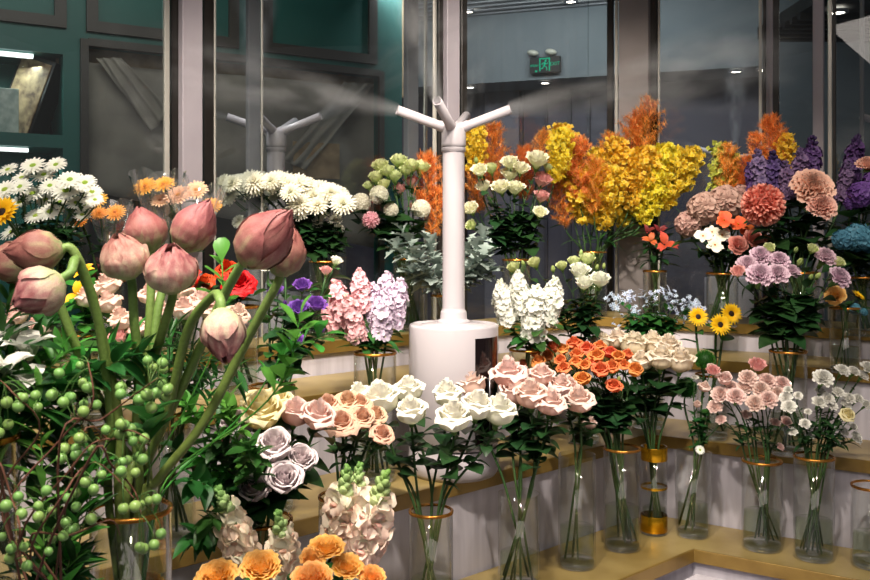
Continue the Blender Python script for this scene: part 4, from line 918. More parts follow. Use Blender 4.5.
g = G(); g.box(-.14, .14, -.14, .14, 0, .33); tag(bevel(obj('low_stand', g.mesh('stand', M['riser'], False), None, (W(235, HY, 1.36).x, 1.36, 0))), 'low white stand under the apricot rose vase, in front of the tiers', 'stand')
g = G(); g.box(-.1, .1, -.1, .1, 0, .655); tag(bevel(obj('low_stand', g.mesh('stand', M['riser'], False), None, (W(131, HY, 1.30).x, 1.30, 0))), 'white stand under the lotus vase, in front of the tiers', 'stand')
g = G(); g.box(-.09, .09, -.09, .09, 0, .90); tag(bevel(obj('low_stand', g.mesh('stand', M['riser'], False), None, (W(-26, HY, 1.20).x, 1.20, 0))), 'tall white stand at the left edge under the white trumpet flower vase', 'stand')
vase('berry', 48, 1.10, .72, .30, .050, 'glass vase of green berry branches below the lotus stems', rim=None)
g = G(); g.box(-.07, .07, -.07, .07, 0, .72); tag(bevel(obj('low_stand', g.mesh('stand', M['riser'], False), None, (W(48, HY, 1.10).x, 1.10, 0))), 'white stand under the berry branch vase', 'stand')
# second tier
vase('stock', 375, 2.34, Z1, .330, .055, 'gold-rimmed glass vase of pink and lilac stock left of the humidifier')
vase('viol', 272, 2.08, Z1, .285, .052, 'gold-rimmed glass vase of purple lisianthus')
vase('prose', 168, 1.86, Z1, .270, .055, 'glass vase of cream roses with pink edges behind the lotus stems')
vase('wstock', 527, 2.66, Z1, .300, .052, 'glass vase of white stock right of the humidifier')
vase('wlisi', 584, 2.78, Z1, .290, .050, 'glass vase of white lisianthus beside the white stock')
vase('twee', 648, 3.00, Z1, .270, .055, 'glass vase of pale blue tweedia')
vase('sunf', 712, 2.83, Z1, .200, .050, 'short glass vase of three small sunflowers')
vase('lilac', 788, 2.62, Z1, .300, .052, 'gold-rimmed glass vase with the lilac lisianthus bunch')
# third and top tiers
vase('red', 240, 2.42, Z2, .230, .050, 'glass vase of dark red dahlias behind the lotus buds')
vase('ylily', 84, 2.00, Z2, .200, .05, 'glass vase of yellow lilies hidden behind the lotus stems')
vase('dusty', 447, 2.92, Z2, .230, .052, 'glass vase of silvery dusty miller behind the humidifier column')
vase('ball', 409, 3.08, Z3, .245, .055, 'gold-rimmed glass vase of white ball chrysanthemums')
vase('mum', 326, 2.90, Z3, .240, .055, 'gold-rimmed glass vase of ivory chrysanthemums')
vase('daisy', 42, 2.28, Z3, .210, .06, 'glass vase of white daisy chrysanthemums')
vase('gerb', 178, 2.58, Z3, .22, .05, 'glass vase with orange gerberas wrapped in clear film')
vase('gerb2', 108, 2.42, Z3, .20, .045, 'glass vase with two orange gerberas beside the daisies')
vase('creaml', 517, 3.40, Z3, .235, .055, 'gold-rimmed glass vase of cream lisianthus')
vase('yell', 592, 3.66, Z3, .26, .06, 'glass vase of yellow dancing orchids and orange fern')
vase('orch', 722, 3.22, Z3, .19, .055, 'glass vase of mauve hydrangeas and orchids')
vase('peachv', 800, 3.02, Z3, .20, .06, 'glass vase of coral and peach blooms with purple delphinium')
vase('lily', 655, 3.45, Z3, .19, .045, 'glass vase of rust orange lilies beside the wide corner post')
vase('oran', 845, 2.78, Z2, .20, .045, 'slim glass vase of the yellow-orange ranunculus')
vase('blue', 862, 2.90, Z3, .19, .055, 'glass vase of blue hydrangea at the right edge')

# ================================================================== BUNCHES
# --- front tier
bunch('white_rose', 'rose', 'white open rose', 'in the gold-rimmed vase before the humidifier', 'v1',
      [(381, 403, -.02, 19, 'white_rose'), (409, 393, .05, 15, 'white_rose'), (411, 414, -.05, 16, 'white_rose'), (361, 398, .06, 14, 'white_rose'), (447, 397, .05, 15, 'white_rose'),
       (454, 420, -.04, 18, 'white_rose'), (477, 409, .0, 17, 'white_rose'), (498, 414, .0, 18, 'white_rose')], leaf=('ovate', .05, .022, 9), camw=.28, up=.9, outw=.4)
bunch('pink_rose', 'rose', 'pale pink rose', 'in the plain vase right of the humidifier', 'v2',
      [(472, 388, .05, 15, 'blush_rose'), (509, 377, .05, 17, 'blush_rose'), (531, 398, -.03, 17, 'blush_rose'), (541, 379, .06, 13, 'blush_rose'), (550, 406, -.05, 15, 'blush_rose'), (516, 395, .02, 15, 'blush_rose'), (560, 388, .04, 12, 'blush_rose'), (524, 380, .08, 12, 'blush_rose')],
      leaf=('ovate', .05, .024, 11), camw=.28, up=.9, outw=.4)
bunch('pink_rose', 'rose', 'pale pink rose', 'in the tall plain vase left of the orange roses', 'v3', [(579, 403, -.03, 15, 'blush_rose'), (568, 390, .03, 12, 'blush_rose'), (590, 425, .06, 7, 'blush_rose')], leaf=('ovate', .05, .022, 6), camw=.3, up=.6)
bunch('spray_rose', 'spray rose', 'branching stem of small orange roses', 'over the tall gold-rimmed front vase', 'v4',
      [(536, 353, .1, 7, 'orange_rose'), (553, 349, .12, 8, 'orange_rose'), (574, 345, .1, 9, 'orange_rose'), (563, 350, .05, 7, 'orange_rose'), (539, 362, .05, 8, 'orange_rose'), (561, 361, 0, 7, 'orange_rose'), (564, 369, -.03, 8, 'orange_rose'),
       (576, 363, 0, 7, 'orange_rose'), (585, 366, -.03, 7, 'orange_rose'), (577, 356, .05, 8, 'orange_rose'), (587, 350, .06, 9, 'orange_rose'), (597, 357, 0, 9, 'orange_rose'), (601, 371, -.05, 10, 'orange_rose'), (612, 368, -.03, 9, 'orange_rose'),
       (583, 380, -.06, 9, 'orange_rose'), (614, 387, -.05, 9, 'orange_rose'), (610, 354, .05, 8, 'orange_rose'), (618, 358, .02, 8, 'orange_rose'), (627, 356, .05, 7, 'orange_rose'), (635, 371, -.02, 9, 'orange_rose'), (624, 366, 0, 7, 'orange_rose'),
       (619, 379, -.04, 4.5, 'bud_green'), (524, 366, .1, 7, 'orange_rose'), (548, 357, .1, 7, 'orange_rose'), (591, 362, .0, 7, 'orange_rose'), (600, 347, .1, 7, 'orange_rose')],
      leaf=('ovate', .055, .026, 11), per=2, camw=.6, up=.6)
bunch('cream_rose', 'rose', 'large cream rose', 'behind the small orange roses', 'v5',
      [(601, 344, .1, 11, 'cream_rose'), (618, 342, .1, 12, 'cream_rose'), (634, 348, .05, 14, 'cream_rose'), (652, 347, .08, 14, 'cream_rose'), (668, 348, .05, 12, 'cream_rose'), (661, 361, -.03, 14, 'cream_rose'), (680, 364, -.03, 14, 'cream_rose'), (642, 364, 0, 12, 'cream_rose')],
      leaf=('ovate', .06, .03, 9), camw=.3, up=.9, outw=.4)
bunch('green_trick_dianthus', 'flower', 'dark green mossy flower ball', 'by the cream roses', 'v6', [(705, 360, .08, 10, 'moss'), (686, 388, .05, 11, 'moss')], leaf=('narrow', .04, .01, 2))
bunch('spray_rose', 'spray rose', 'thin spray of tiny blush roses', 'in the tapered vase', 'v6',
      [(711, 369, 0, 5, 'blush_rose'), (704, 388, 0, 6, 'blush_rose'), (716, 376, .03, 4, 'blush_rose'), (697, 405, -.02, 4, 'blush_rose'), (712, 408, -.02, 4.5, 'blush_rose'), (722, 420, 0, 4, 'blush_rose'), (700, 450, -.04, 5, 'daisy'), (695, 378, 0, 4, 'carn_white')],
      leaf=('ovate', .03, .011, 14), per=2, leafmat='leafmid')
P = [(713, 372, 6, .0, 'lisi_pink'), (757, 367, 8, .02, 'lisi_pink'), (725, 380, 7, 0, 'blush_rose'), (748, 379, 9, 0, 'carn_pink'), (745, 388, 8, 0, 'carn_pink'), (767, 382, 9, 0, 'carn_pink'), (782, 384, 8, 0, 'carn_pink'), (761, 390, 9, -.02, 'carn_pink'), (721, 395, 9, 0, 'carn_pink'),
     (736, 397, 9, -.03, 'carn_pink'), (755, 404, 9, -.05, 'carn_pink'), (768, 400, 9, -.05, 'carn_pink'), (777, 394, 8, -.02, 'carn_pink'), (715, 407, 7, 0, 'carn_pink'), (721, 420, 5, 0, 'carn_pink'), (786, 422, 6, 0, 'carn_pink'), (775, 423, 5, 0, 'carn_pink'), (780, 447, 4, 0, 'carn_pink'), (746, 415, 5, 0, 'carn_pink'), (732, 387, 6, .03, 'carn_pink')]
bunch('spray_rose', 'spray rose', 'slender stem of small pink ruffled blooms', 'in the pink spray vase', 'v7', [(a, b, d, r_*1.05, k) for a, b, r_, d, k in P], leaf=('narrow', .035, .006, 9), per=2, camw=.8, up=.5, sr=.0026, stemmat='stemdark')
P = [(823, 379, 11, 0), (842, 371, 8, .05), (853, 372, 7, .08), (868, 369, 9, .1), (862, 376, 7, .1), (788, 390, 4.5, 0), (798, 396, 5, 0), (789, 407, 8, -.02), (808, 412, 4, 0), (786, 398, 7, 0), (805, 424, 6, -.02), (793, 432, 5, 0), (810, 436, 5, 0), (819, 403, 8, 0), (828, 399, 7, 0), (838, 393, 7, 0),
     (849, 399, 7, 0), (832, 406, 6, 0), (846, 405, 6, 0), (858, 399, 6, 0), (866, 405, 6, 0), (843, 432, 6, 0), (856, 438, 7, 0), (853, 427, 5, 0), (837, 443, 4, 0), (820, 392, 6, .03)]
bunch('carnation', 'carnation', 'slender stem of white carnations', 'in the white carnation vase', 'v8', [(a, b, d, r_, 'carn_white') for a, b, r_, d in P]+[(847, 416, -.04, 7.5, 'yellow_rose')], leaf=('narrow', .04, .006, 10), per=2, camw=.8, up=.5, sr=.0026, stemmat='stemdark')
# --- left front
bunch('coffee_rose', 'rose', 'coffee-peach rose', 'in the cluster between the blush and white roses', 'cafe',
      [(342, 426, -.05, 15, 'cafe_rose'), (329, 408, .04, 13, 'cafe_rose'), (348, 405, .05, 13, 'cafe_rose'), (362, 420, -.03, 12, 'cafe_rose'), (360, 406, .05, 11, 'cafe_rose'), (375, 418, 0, 11, 'cafe_rose'), (381, 436, -.04, 11, 'cafe_rose')], leaf=('ovate', .04, .018, 5), stemmat='stemdark', camw=.6, up=.5)
bunch('blush_rose', 'rose', 'full rose', 'in the pastel cluster above the snapdragons', 'blush',
      [(262, 413, -.02, 22, 'yellow_rose'), (277, 403, .06, 16, 'yellow_rose'), (295, 416, .02, 16, 'blush_rose'), (317, 418, .0, 17, 'blush_rose'), (237, 428, .0, 19, 'lav_rose'), (275, 448, -.07, 18, 'lav_rose'), (300, 461, -.06, 15, 'lav_rose'), (284, 480, -.1, 17, 'lav_rose'), (256, 489, -.1, 16, 'lav_rose'), (222, 452, .0, 14, 'lisi_pink')],
      leaf=('ovate', .06, .028, 8), camw=.5, up=.5)
bunch('snapdragon', 'snapdragon', 'cream and pink snapdragon spike', 'over the apricot roses', 'snap',
      [(231, 524, -.02, 42, 'snap'), (283, 545, -.04, 38, 'snap'), (342, 506, .0, 42, 'snap'), (374, 515, -.02, 48, 'snap'), (354, 496, .05, 34, 'snap')], leaf=('ovate', .05, .02, 3), leafmat='leafmid')
bunch('garden_rose', 'rose', 'full apricot garden rose', 'along the bottom of the frame', 'apri',
      [(215, 573, .02, 22, 'apricot'), (260, 563, .04, 21, 'apricot'), (326, 544, .12, 19, 'apricot'), (348, 563, .12, 17, 'apricot'), (311, 576, .03, 22, 'apricot'), (372, 573, .12, 14, 'apricot'), (147, 583, -.05, 16, 'apricot'), (312, 555, .1, 13, 'apricot')],
      leaf=('ovate', .05, .026, 4), leafmat='leafmid', camw=.6, up=.7, outw=.3)
bunch('spray_rose', 'spray rose', 'stem of cream roses with pink edges', 'behind the lotus stems', 'prose',
      [(18, 318, .1, 12, 'pinkedge_rose'), (42, 330, .05, 13, 'pinkedge_rose'), (110, 305, .05, 13, 'pinkedge_rose'), (122, 322, 0, 13, 'pinkedge_rose'), (107, 288, .1, 13, 'pinkedge_rose'), (88, 300, .1, 12, 'pinkedge_rose'), (150, 297, .05, 12, 'pinkedge_rose'), (160, 312, 0, 12, 'pinkedge_rose'),
       (181, 292, .05, 12, 'pinkedge_rose'), (201, 303, 0, 13, 'pinkedge_rose'), (184, 312, -.03, 13, 'pinkedge_rose'), (211, 313, 0, 12, 'pinkedge_rose'), (236, 316, 0, 12, 'pinkedge_rose'), (119, 340, -.02, 10, 'lisi_pink'), (140, 330, 0, 11, 'pinkedge_rose')],
      leaf=('narrow', .05, .012, 14), leafmat='leafmid', per=2, camw=.3, up=.7)
bunch('freesia', 'freesia', 'white trumpet flower', 'beside the lowest left lotus bud', 'white', [(4, 322, .1, 17, 'freesia'), (27, 330, .08, 17, 'freesia'), (28, 365, .04, 18, 'freesia'), (5, 352, .02, 15, 'freesia'), (12, 396, .05, 14, 'freesia')], leaf=('narrow', .16, .014, 4), leafmat='leafmid', camw=.4, up=.4)
# --- second tier
bunch('stock', 'stock', 'pink stock spike', 'in the stock vase', 'stock', [(340, 302, .03, 22, 'stock_pink'), (352, 318, -.03, 24, 'stock_pink'), (361, 290, .03, 21, 'stock_pink'), (330, 318, .05, 16, 'stock_pink')], leaf=('narrow', .07, .011, 6), leafmat='leafmid')
bunch('stock', 'stock', 'pale lilac stock spike', 'in the stock vase', 'stock', [(372, 308, .05, 24, 'stock_lilac'), (383, 312, -.02, 26, 'stock_lilac'), (396, 303, .04, 24, 'stock_lilac'), (386, 290, .07, 18, 'stock_lilac')], leaf=('narrow', .07, .011, 6), leafmat='leafmid')
bunch('lisianthus', 'lisianthus', 'purple lisianthus', 'above the violet vase', 'viol', [(302, 287, .08, 8, 'violet'), (299, 310, 0, 9, 'violet'), (316, 306, .05, 9, 'violet'), (296, 340, -.03, 7, 'violet'), (285, 303, .0, 5, 'bud_violet'), (323, 330, .02, 5, 'bud_violet'), (276, 292, .1, 7, 'violet')], leaf=('ovate', .045, .016, 10), leafmat='leafdark', sr=.002, camw=.7)
bunch('stock', 'stock', 'white stock spike', 'in the white stock vase', 'wstock', [(504, 302, .0, 22, 'stock_white'), (519, 292, .04, 21, 'stock_white'), (534, 312, -.05, 27, 'stock_white'), (551, 301, -.04, 24, 'stock_white')], leaf=('obovate', .07, .016, 8), leafmat='leafmid')
bunch('lisianthus', 'lisianthus', 'white lisianthus bloom or bud', 'over the white stock', 'wlisi',
      [(579, 273, 0, 10, 'lisi_white'), (584, 285, -.03, 9, 'lisi_white'), (600, 282, -.03, 10, 'lisi_white'), (587, 261, .03, 8, 'lisi_green'), (574, 263, .04, 7, 'lisi_green'), (581, 253, .05, 4.5, 'bud_green'), (593, 256, .04, 4, 'bud_green'), (604, 266, .03, 4, 'bud_green'), (597, 267, .0, 4, 'bud_green'),
       (553, 269, .05, 5, 'bud_green'), (562, 267, .05, 6, 'lisi_green'), (514, 269, .1, 7, 'lisi_green'), (535, 264, .1, 7, 'lisi_green'), (523, 263, .1, 4, 'bud_green')], leaf=('ovate', .055, .02, 10), per=2, sr=.002)
tw = []
rs_ = np.random.RandomState(3)
for i in range(22):
    x = 612+i*4.4+rs_.uniform(-4, 4); y = 283+abs(x-645)*.32+rs_.uniform(-3, 34)*(1 if i % 2 else .4)
    tw.append((x, y, rs_.uniform(-.08, .1), rs_.uniform(9, 13), 'tweedia'))
bunch('tweedia', 'tweedia', 'leafy stem of pale blue starry flowers', 'behind the cream roses', 'twee', tw, leaf=('ovate', .05, .016, 16), leafmat='leafmid', per=2, sr=.0018)
bunch('sunflower', 'sunflower', 'small sunflower', 'of the three beside the lilac lisianthus', 'sunf', [(698, 317, 0, 11, 'sunflower'), (720, 325, -.06, 12, 'sunflower'), (731, 314, .02, 12, 'sunflower')], leaf=('ovate', .06, .02, 3), leafmat='leafmid', sr=.004, camw=1.3, up=.25, outw=.2)
bunch('lisianthus', 'lisianthus', 'ruffled lilac lisianthus stem', 'in the lilac bunch', 'lilac',
      [(747, 265, .04, 10, 'lisi_ruffle'), (761, 257, .05, 11, 'lisi_ruffle'), (760, 276, -.03, 13, 'lisi_ruffle'), (777, 275, -.03, 11, 'lisi_ruffle'), (779, 261, .03, 10, 'lisi_ruffle'), (738, 273, .02, 7, 'lisi_pink'), (769, 249, .05, 6, 'lisi_green'), (796, 250, .04, 5, 'bud_green'), (800, 262, 0, 7, 'bud_green'),
       (812, 250, .03, 6, 'lisi_green'), (825, 258, .05, 11, 'lisi_ruffle'), (839, 278, 0, 11, 'lisi_ruffle'), (818, 276, 0, 6, 'bud_green'), (811, 277, -.03, 5, 'bud_green'), (838, 263, .04, 6, 'lisi_green'), (792, 272, .02, 8, 'lisi_ruffle')], leaf=('ovate', .065, .028, 15), per=2, camw=.9)
# --- top tiers
bunch('dahlia', 'dahlia', 'dark red ruffled dahlia', 'behind the lotus buds', 'red', [(240, 286, 0, 19, 'red'), (228, 272, .06, 14, 'red'), (190, 280, -.05, 15, 'red'), (206, 284, .0, 12, 'red')], leaf=('ovate', .06, .025, 4), camw=.9)
bunch('yellow_lily', 'lily', 'yellow lily', 'behind the left lotus stems', 'ylily', [(80, 268, 0, 14, 'yellow_lily'), (76, 292, -.05, 17, 'yellow_lily'), (88, 300, 0, 11, 'yellow_lily')], leaf=('ovate', .08, .02, 6), leafmat='leafbright', camw=.8)
ds = [(8, 170, 10), (22, 178, 10), (33, 166, 12), (20, 187, 11), (44, 175, 11), (33, 194, 12), (50, 212, 12), (20, 203, 12), (36, 216, 11), (66, 191, 13), (75, 188, 11), (70, 180, 12), (85, 183, 11), (92, 192, 10), (56, 165, 10), (12, 232, 11), (64, 230, 11), (84, 205, 10), (5, 190, 12), (76, 203, 9), (46, 200, 10), (60, 202, 8), (82, 215, 8), (50, 186, 10), (0, 205, 10), (95, 200, 8)]
bunch('daisy_chrysanthemum', 'chrysanthemum', 'spray of white daisies with green centres', 'at the upper left', 'daisy', [(a, b, rs_.uniform(-.08, .08), r_*1.12, 'daisy') for a, b, r_ in ds], leaf=('lobed', .05, .016, 14), per=3, camw=.9, up=.5, outw=.5)
bunch('gerbera', 'gerbera', 'bright yellow gerbera', 'at the left edge over the lotus', 'daisy', [(2, 213, -.12, 19, 'sunflower')], leaf=('ovate', .04, .01, 0), camw=.8)
bunch('gerbera', 'gerbera', 'orange gerbera', 'wrapped in clear film by the white post', 'gerb', [(145, 186, 0, 12, 'gerbera'), (163, 184, 0, 12, 'gerbera'), (178, 195, -.02, 14, 'peach_gerbera'), (196, 190, 0, 13, 'peach_gerbera'), (211, 205, .03, 12, 'gerbera'), (160, 200, .02, 11, 'peach_gerbera')], leaf=('ovate', .06, .014, 2), camw=1.1, up=.5)
bunch('gerbera', 'gerbera', 'orange gerbera', 'between the daisies and the wrapped bunch', 'gerb2', [(97, 200, 0, 11, 'gerbera'), (99, 213, -.03, 9, 'gerbera'), (115, 212, -.02, 11, 'gerbera'), (80, 222, 0, 8, 'gerbera')], leaf=('ovate', .05, .014, 2), camw=1.1, up=.4)
ms = []
for i in range(56):
    f = (i+.5)/56; x = 221+124*f+rs_.uniform(-3, 3); top = 180+((x-262)/62)**2*11 if x < 300 else 180+3+(x-300)*.28
    y = top+rs_.uniform(0, 22)*(i % 3)/2; ms.append((x, y, rs_.uniform(-.1, .12), rs_.uniform(9.5, 13), 'ivory'))
ms += [(238, 221, 0, 7, 'ivory'), (262, 219, -.05, 8, 'ivory'), (286, 213, 0, 8, 'ivory'), (300, 212, -.05, 9, 'ivory'), (317, 223, 0, 7, 'ivory'), (335, 219, 0, 7, 'ivory'), (322, 214, 0, 7, 'ivory'), (247, 228, 0, 6, 'ivory'), (338, 228, 0, 6, 'ivory'), (312, 230, 0, 5, 'ivory')]
bunch('chrysanthemum', 'chrysanthemum', 'dense spray of ivory chrysanthemums', 'by the misty left glass', 'mum', ms, leaf=('lobed', .055, .02, 15), per=5, camw=1.3, up=.5)
bunch('ball_chrysanthemum', 'chrysanthemum', 'round white ball bloom', 'beneath the pale green lisianthus', 'ball', [(361, 203, 0, 10.5, 'white_ball'), (379, 195, -.03, 10, 'white_ball'), (391, 210, -.04, 8, 'white_ball'), (421, 209, 0, 10, 'white_ball')], leaf=('ovate', .07, .032, 9), camw=.2)
bunch('ball_chrysanthemum', 'chrysanthemum', 'pink shaggy ball bloom', 'under the white ball blooms', 'ball', [(371, 220, -.05, 9, 'pink_ball'), (350, 207, .05, 7, 'pink_ball')], leaf=('ovate', .06, .03, 5))
bunch('lisianthus', 'lisianthus', 'pale green lisianthus stem', 'above the white ball blooms', 'ball', [(381, 168, .02, 9, 'lisi_green'), (376, 179, 0, 8, 'lisi_green'), (388, 173, 0, 8, 'lisi_green'), (399, 163, .02, 9, 'lisi_green'), (411, 168, 0, 9, 'lisi_green'), (421, 169, .02, 9, 'lisi_green'), (369, 187, .02, 6, 'lisi_green'), (395, 178, 0, 8, 'lisi_green'), (384, 186, 0, 7, 'lisi_green'), (406, 172, 0, 7, 'lisi_green'), (400, 190, .04, 7, 'lisi_pink'), (411, 183, .05, 7, 'lisi_pink')], leaf=('ovate', .05, .02, 6), per=2)
for i, (a, b) in enumerate(()): pass
cl_ = [(537, 162, 11, 'lisi_cream'), (510, 165, 9, 'lisi_cream'), (521, 170, 8, 'lisi_cream'), (510, 176, 9, 'lisi_cream'), (501, 189, 9, 'lisi_cream'), (515, 190, 9, 'lisi_cream'), (480, 172, 8, 'lisi_cream'), (491, 170, 7, 'lisi_green'), (484, 188, 7, 'lisi_cream'), (542, 182, 10, 'lisi_pink'), (541, 198, 8, 'lisi_pink'), (471, 210, 8, 'lisi_cream'), (540, 214, 7, 'lisi_cream'), (472, 226, 6, 'lisi_green'), (476, 160, 5, 'bud_green'), (547, 168, 5, 'lisi_green')]
bunch('lisianthus', 'lisianthus', 'stem of cream lisianthus', 'right of the humidifier column', 'creaml', [(a, b, rs_.uniform(-.06, .06), r_, k) for a, b, r_, k in cl_], leaf=('ovate', .065, .028, 14), per=2, camw=.6)
bunch('dancing_orchid', 'orchid', 'cloud of yellow dancing orchids', 'before the wide corner post', 'yell',
      [(566, 160, .0, 34, 'oncid'), (580, 195, -.05, 32, 'oncid'), (605, 200, -.08, 34, 'oncid'), (615, 172, 0, 32, 'oncid'), (636, 180, -.05, 34, 'oncid'), (655, 175, .0, 32, 'oncid'), (672, 182, .0, 34, 'oncid'), (684, 172, .05, 26, 'oncid'), (598, 178, .05, 28, 'oncid'), (625, 200, .05, 30, 'oncid'), (650, 200, -.05, 28, 'oncid')], leaf=('narrow', .12, .008, 2), leafmat='leafmid')
bunch('orange_fern', 'fern', 'feathery orange fern plume', 'among the yellow dancing orchids', 'yell',
      [(578, 170, -.1, 32, 'fern'), (560, 205, -.05, 26, 'fern'), (644, 134, .05, 34, 'fern'), (628, 142, .08, 30, 'fern'), (595, 190, -.12, 28, 'fern'), (606, 160, .06, 26, 'fern')], leaf=('narrow', .12, .008, 0))
bunch('orange_fern', 'fern', 'feathery orange fern plume', 'behind the cream lisianthus', 'creaml', [(490, 160, .1, 34, 'fern'), (524, 175, .1, 28, 'fern'), (540, 150, .1, 20, 'fern'), (474, 190, .1, 26, 'fern')], leaf=('narrow', .12, .008, 0))
bunch('dancing_orchid', 'orchid', 'thin yellow dancing orchid', 'behind the cream lisianthus', 'creaml', [(474, 150, .06, 26, 'oncid'), (558, 158, .1, 28, 'oncid')], leaf=('narrow', .12, .008, 0))
bunch('orange_fern', 'fern', 'coral orange fern plume', 'behind the white ball blooms', 'ball', [(428, 188, .06, 34, 'fern'), (436, 215, .06, 26, 'fern')], leaf=('narrow', .12, .008, 0))
bunch('hydrangea', 'hydrangea', 'dusty mauve hydrangea head', 'below the reflected humidifier arms', 'orch', [(724, 203, 0, 19, 'mauve'), (704, 209, .0, 18, 'mauve'), (688, 224, .02, 14, 'mauve'), (742, 196, .05, 12, 'mauve')], leaf=('ovate', .08, .035, 5), camw=.5)
bunch('orchid', 'orchid', 'white orchid bloom', 'in front of the mauve hydrangeas', 'orch', [(703, 236, -.08, 9, 'orchid_white'), (715, 245, -.1, 10, 'orchid_white'), (722, 235, -.08, 10, 'orchid_white'), (712, 232, -.05, 8, 'orchid_white')], leaf=('ovate', .05, .02, 3), camw=1)
bunch('orchid', 'orchid', 'orange orchid bloom', 'under the coral flower ball', 'orch', [(724, 220, -.1, 11, 'orchid_orange'), (738, 224, -.08, 11, 'orchid_orange'), (748, 232, -.05, 11, 'orchid_orange')], leaf=('ovate', .05, .02, 3), camw=1)
bunch('orchid', 'orchid', 'salmon pink ruffled bloom', 'under the coral flower ball', 'orch', [(737, 246, -.12, 12, 'salmon'), (752, 240, -.1, 13, 'salmon'), (765, 244, -.06, 12, 'salmon')], leaf=('ovate', .07, .03, 5), camw=.8)
bunch('pompon_dahlia', 'dahlia', 'big round coral flower ball', 'beside the peach peonies', 'peachv', [(763, 205, -.1, 21, 'coral')], leaf=('ovate', .09, .04, 5), camw=.5)
bunch('peony', 'peony', 'ruffled peach peony', 'between the coral ball and the purple flowers', 'peachv', [(812, 189, -.06, 20, 'peach'), (821, 207, -.1, 14, 'peach')], leaf=('ovate', .1, .045, 7), camw=1.2, up=.3)
bunch('delphinium', 'delphinium', 'purple delphinium spike', 'behind the coral ball and peach peony', 'peachv', [(760, 172, .08, 24, 'delph_soft'), (775, 175, .05, 25, 'delph'), (786, 180, .02, 20, 'delph_soft'), (811, 162, .05, 27, 'delph'), (800, 172, .02, 24, 'delph_soft'), (751, 178, .1, 16, 'delph'), (853, 160, .1, 26, 'delph'), (845, 182, .05, 20, 'delph_soft')], leaf=('narrow', .08, .02, 6))
bunch('orange_fern', 'fern', 'feathery orange fern plume', 'rising over the purple delphiniums', 'peachv', [(774, 146, .12, 30, 'fern'), (762, 160, .12, 26, 'fern'), (783, 158, .12, 22, 'fern')], leaf=('narrow', .12, .008, 0))
bunch('dancing_orchid', 'orchid', 'yellow dancing orchid', 'between the purple delphinium spikes', 'peachv', [(785, 158, .1, 22, 'oncid')], leaf=('narrow', .1, .008, 0))
bunch('dancing_orchid', 'orchid', 'dull olive-yellow copy of a reflected dancing orchid', 'under the reflected humidifier arms', 'orch', [(718, 172, .15, 30, 'oncid_green'), (732, 178, .15, 24, 'oncid_green')], leaf=('narrow', .1, .008, 0))  # solid stand-in for flowers reflected dimly in the glass
bunch('orange_fern', 'fern', 'copy of a reflected orange fern plume', 'under the reflected humidifier arms', 'orch', [(728, 172, .12, 26, 'fern'), (742, 176, .12, 20, 'fern')], leaf=('narrow', .12, .008, 0))  # also a solid stand-in for reflected flowers
bunch('lily', 'lily', 'rust orange lily or its dark mirror copy', 'below the yellow dancing orchids', 'lily', [(666, 241, -.06, 15, 'lily'), (651, 238, -.03, 10, 'lily'), (660, 229, .0, 10, 'dark_mirror_lily'), (648, 229, .02, 9, 'dark_mirror_lily')], leaf=('narrow', .08, .012, 9), camw=.9)  # the dark pair is the mirror image of the orange pair, built solid
bunch('ranunculus', 'ranunculus', 'yellow-orange ruffled bloom', 'beside the lilac lisianthus', 'oran', [(835, 297, -.05, 13, 'ranunc'), (858, 296, 0, 8, 'sunflower')], leaf=('narrow', .05, .01, 3), sr=.002)
bunch('globe_thistle', 'thistle', 'small pale blue round flower', 'right of the yellow-orange bloom', 'oran', [(855, 309, -.02, 6, 'blue_hyd'), (864, 312, 0, 4, 'blue_hyd')], leaf=('narrow', .05, .01, 2), sr=.0016)
bunch('hydrangea', 'hydrangea', 'teal blue hydrangea head', 'at the right edge', 'blue', [(858, 238, -.08, 15, 'blue_hyd'), (843, 240, -.08, 11, 'blue_hyd'), (870, 240, -.05, 15, 'blue_hyd')], leaf=('ovate', .09, .04, 6), camw=.6)
bunch('hydrangea', 'hydrangea', 'deep purple flower head', 'above the teal blue hydrangea', 'blue', [(862, 195, -.05, 16, 'purple_hyd'), (874, 182, 0, 13, 'purple_hyd'), (852, 203, -.03, 9, 'purple_hyd')], leaf=('ovate', .07, .03, 6), camw=.4)
bunch('peony', 'peony', 'dim salmon peony', 'at the right edge above the purple head', 'blue', [(868, 166, .05, 11, 'peach')], leaf=('ovate', .08, .03, 6))
bunch('gypsophila', 'filler flower', 'twig of tiny pale blue blossoms', 'under the blue hydrangea', 'blue', [(850, 275, 0, 11, 'tweedia'), (863, 270, 0, 11, 'tweedia'), (868, 288, 0, 9, 'tweedia')], leaf=('ovate', .04, .015, 9))
bunch('wax_flower', 'filler flower', 'thin white filler spray', 'behind the purple lisianthus', 'viol', [(268, 270, .12, 8, 'daisy'), (285, 275, .12, 6, 'daisy'), (326, 272, .1, 6, 'lisi_pink'), (336, 262, .12, 6, 'lisi_white')], leaf=('narrow', .05, .012, 8), leafmat='leafmid')
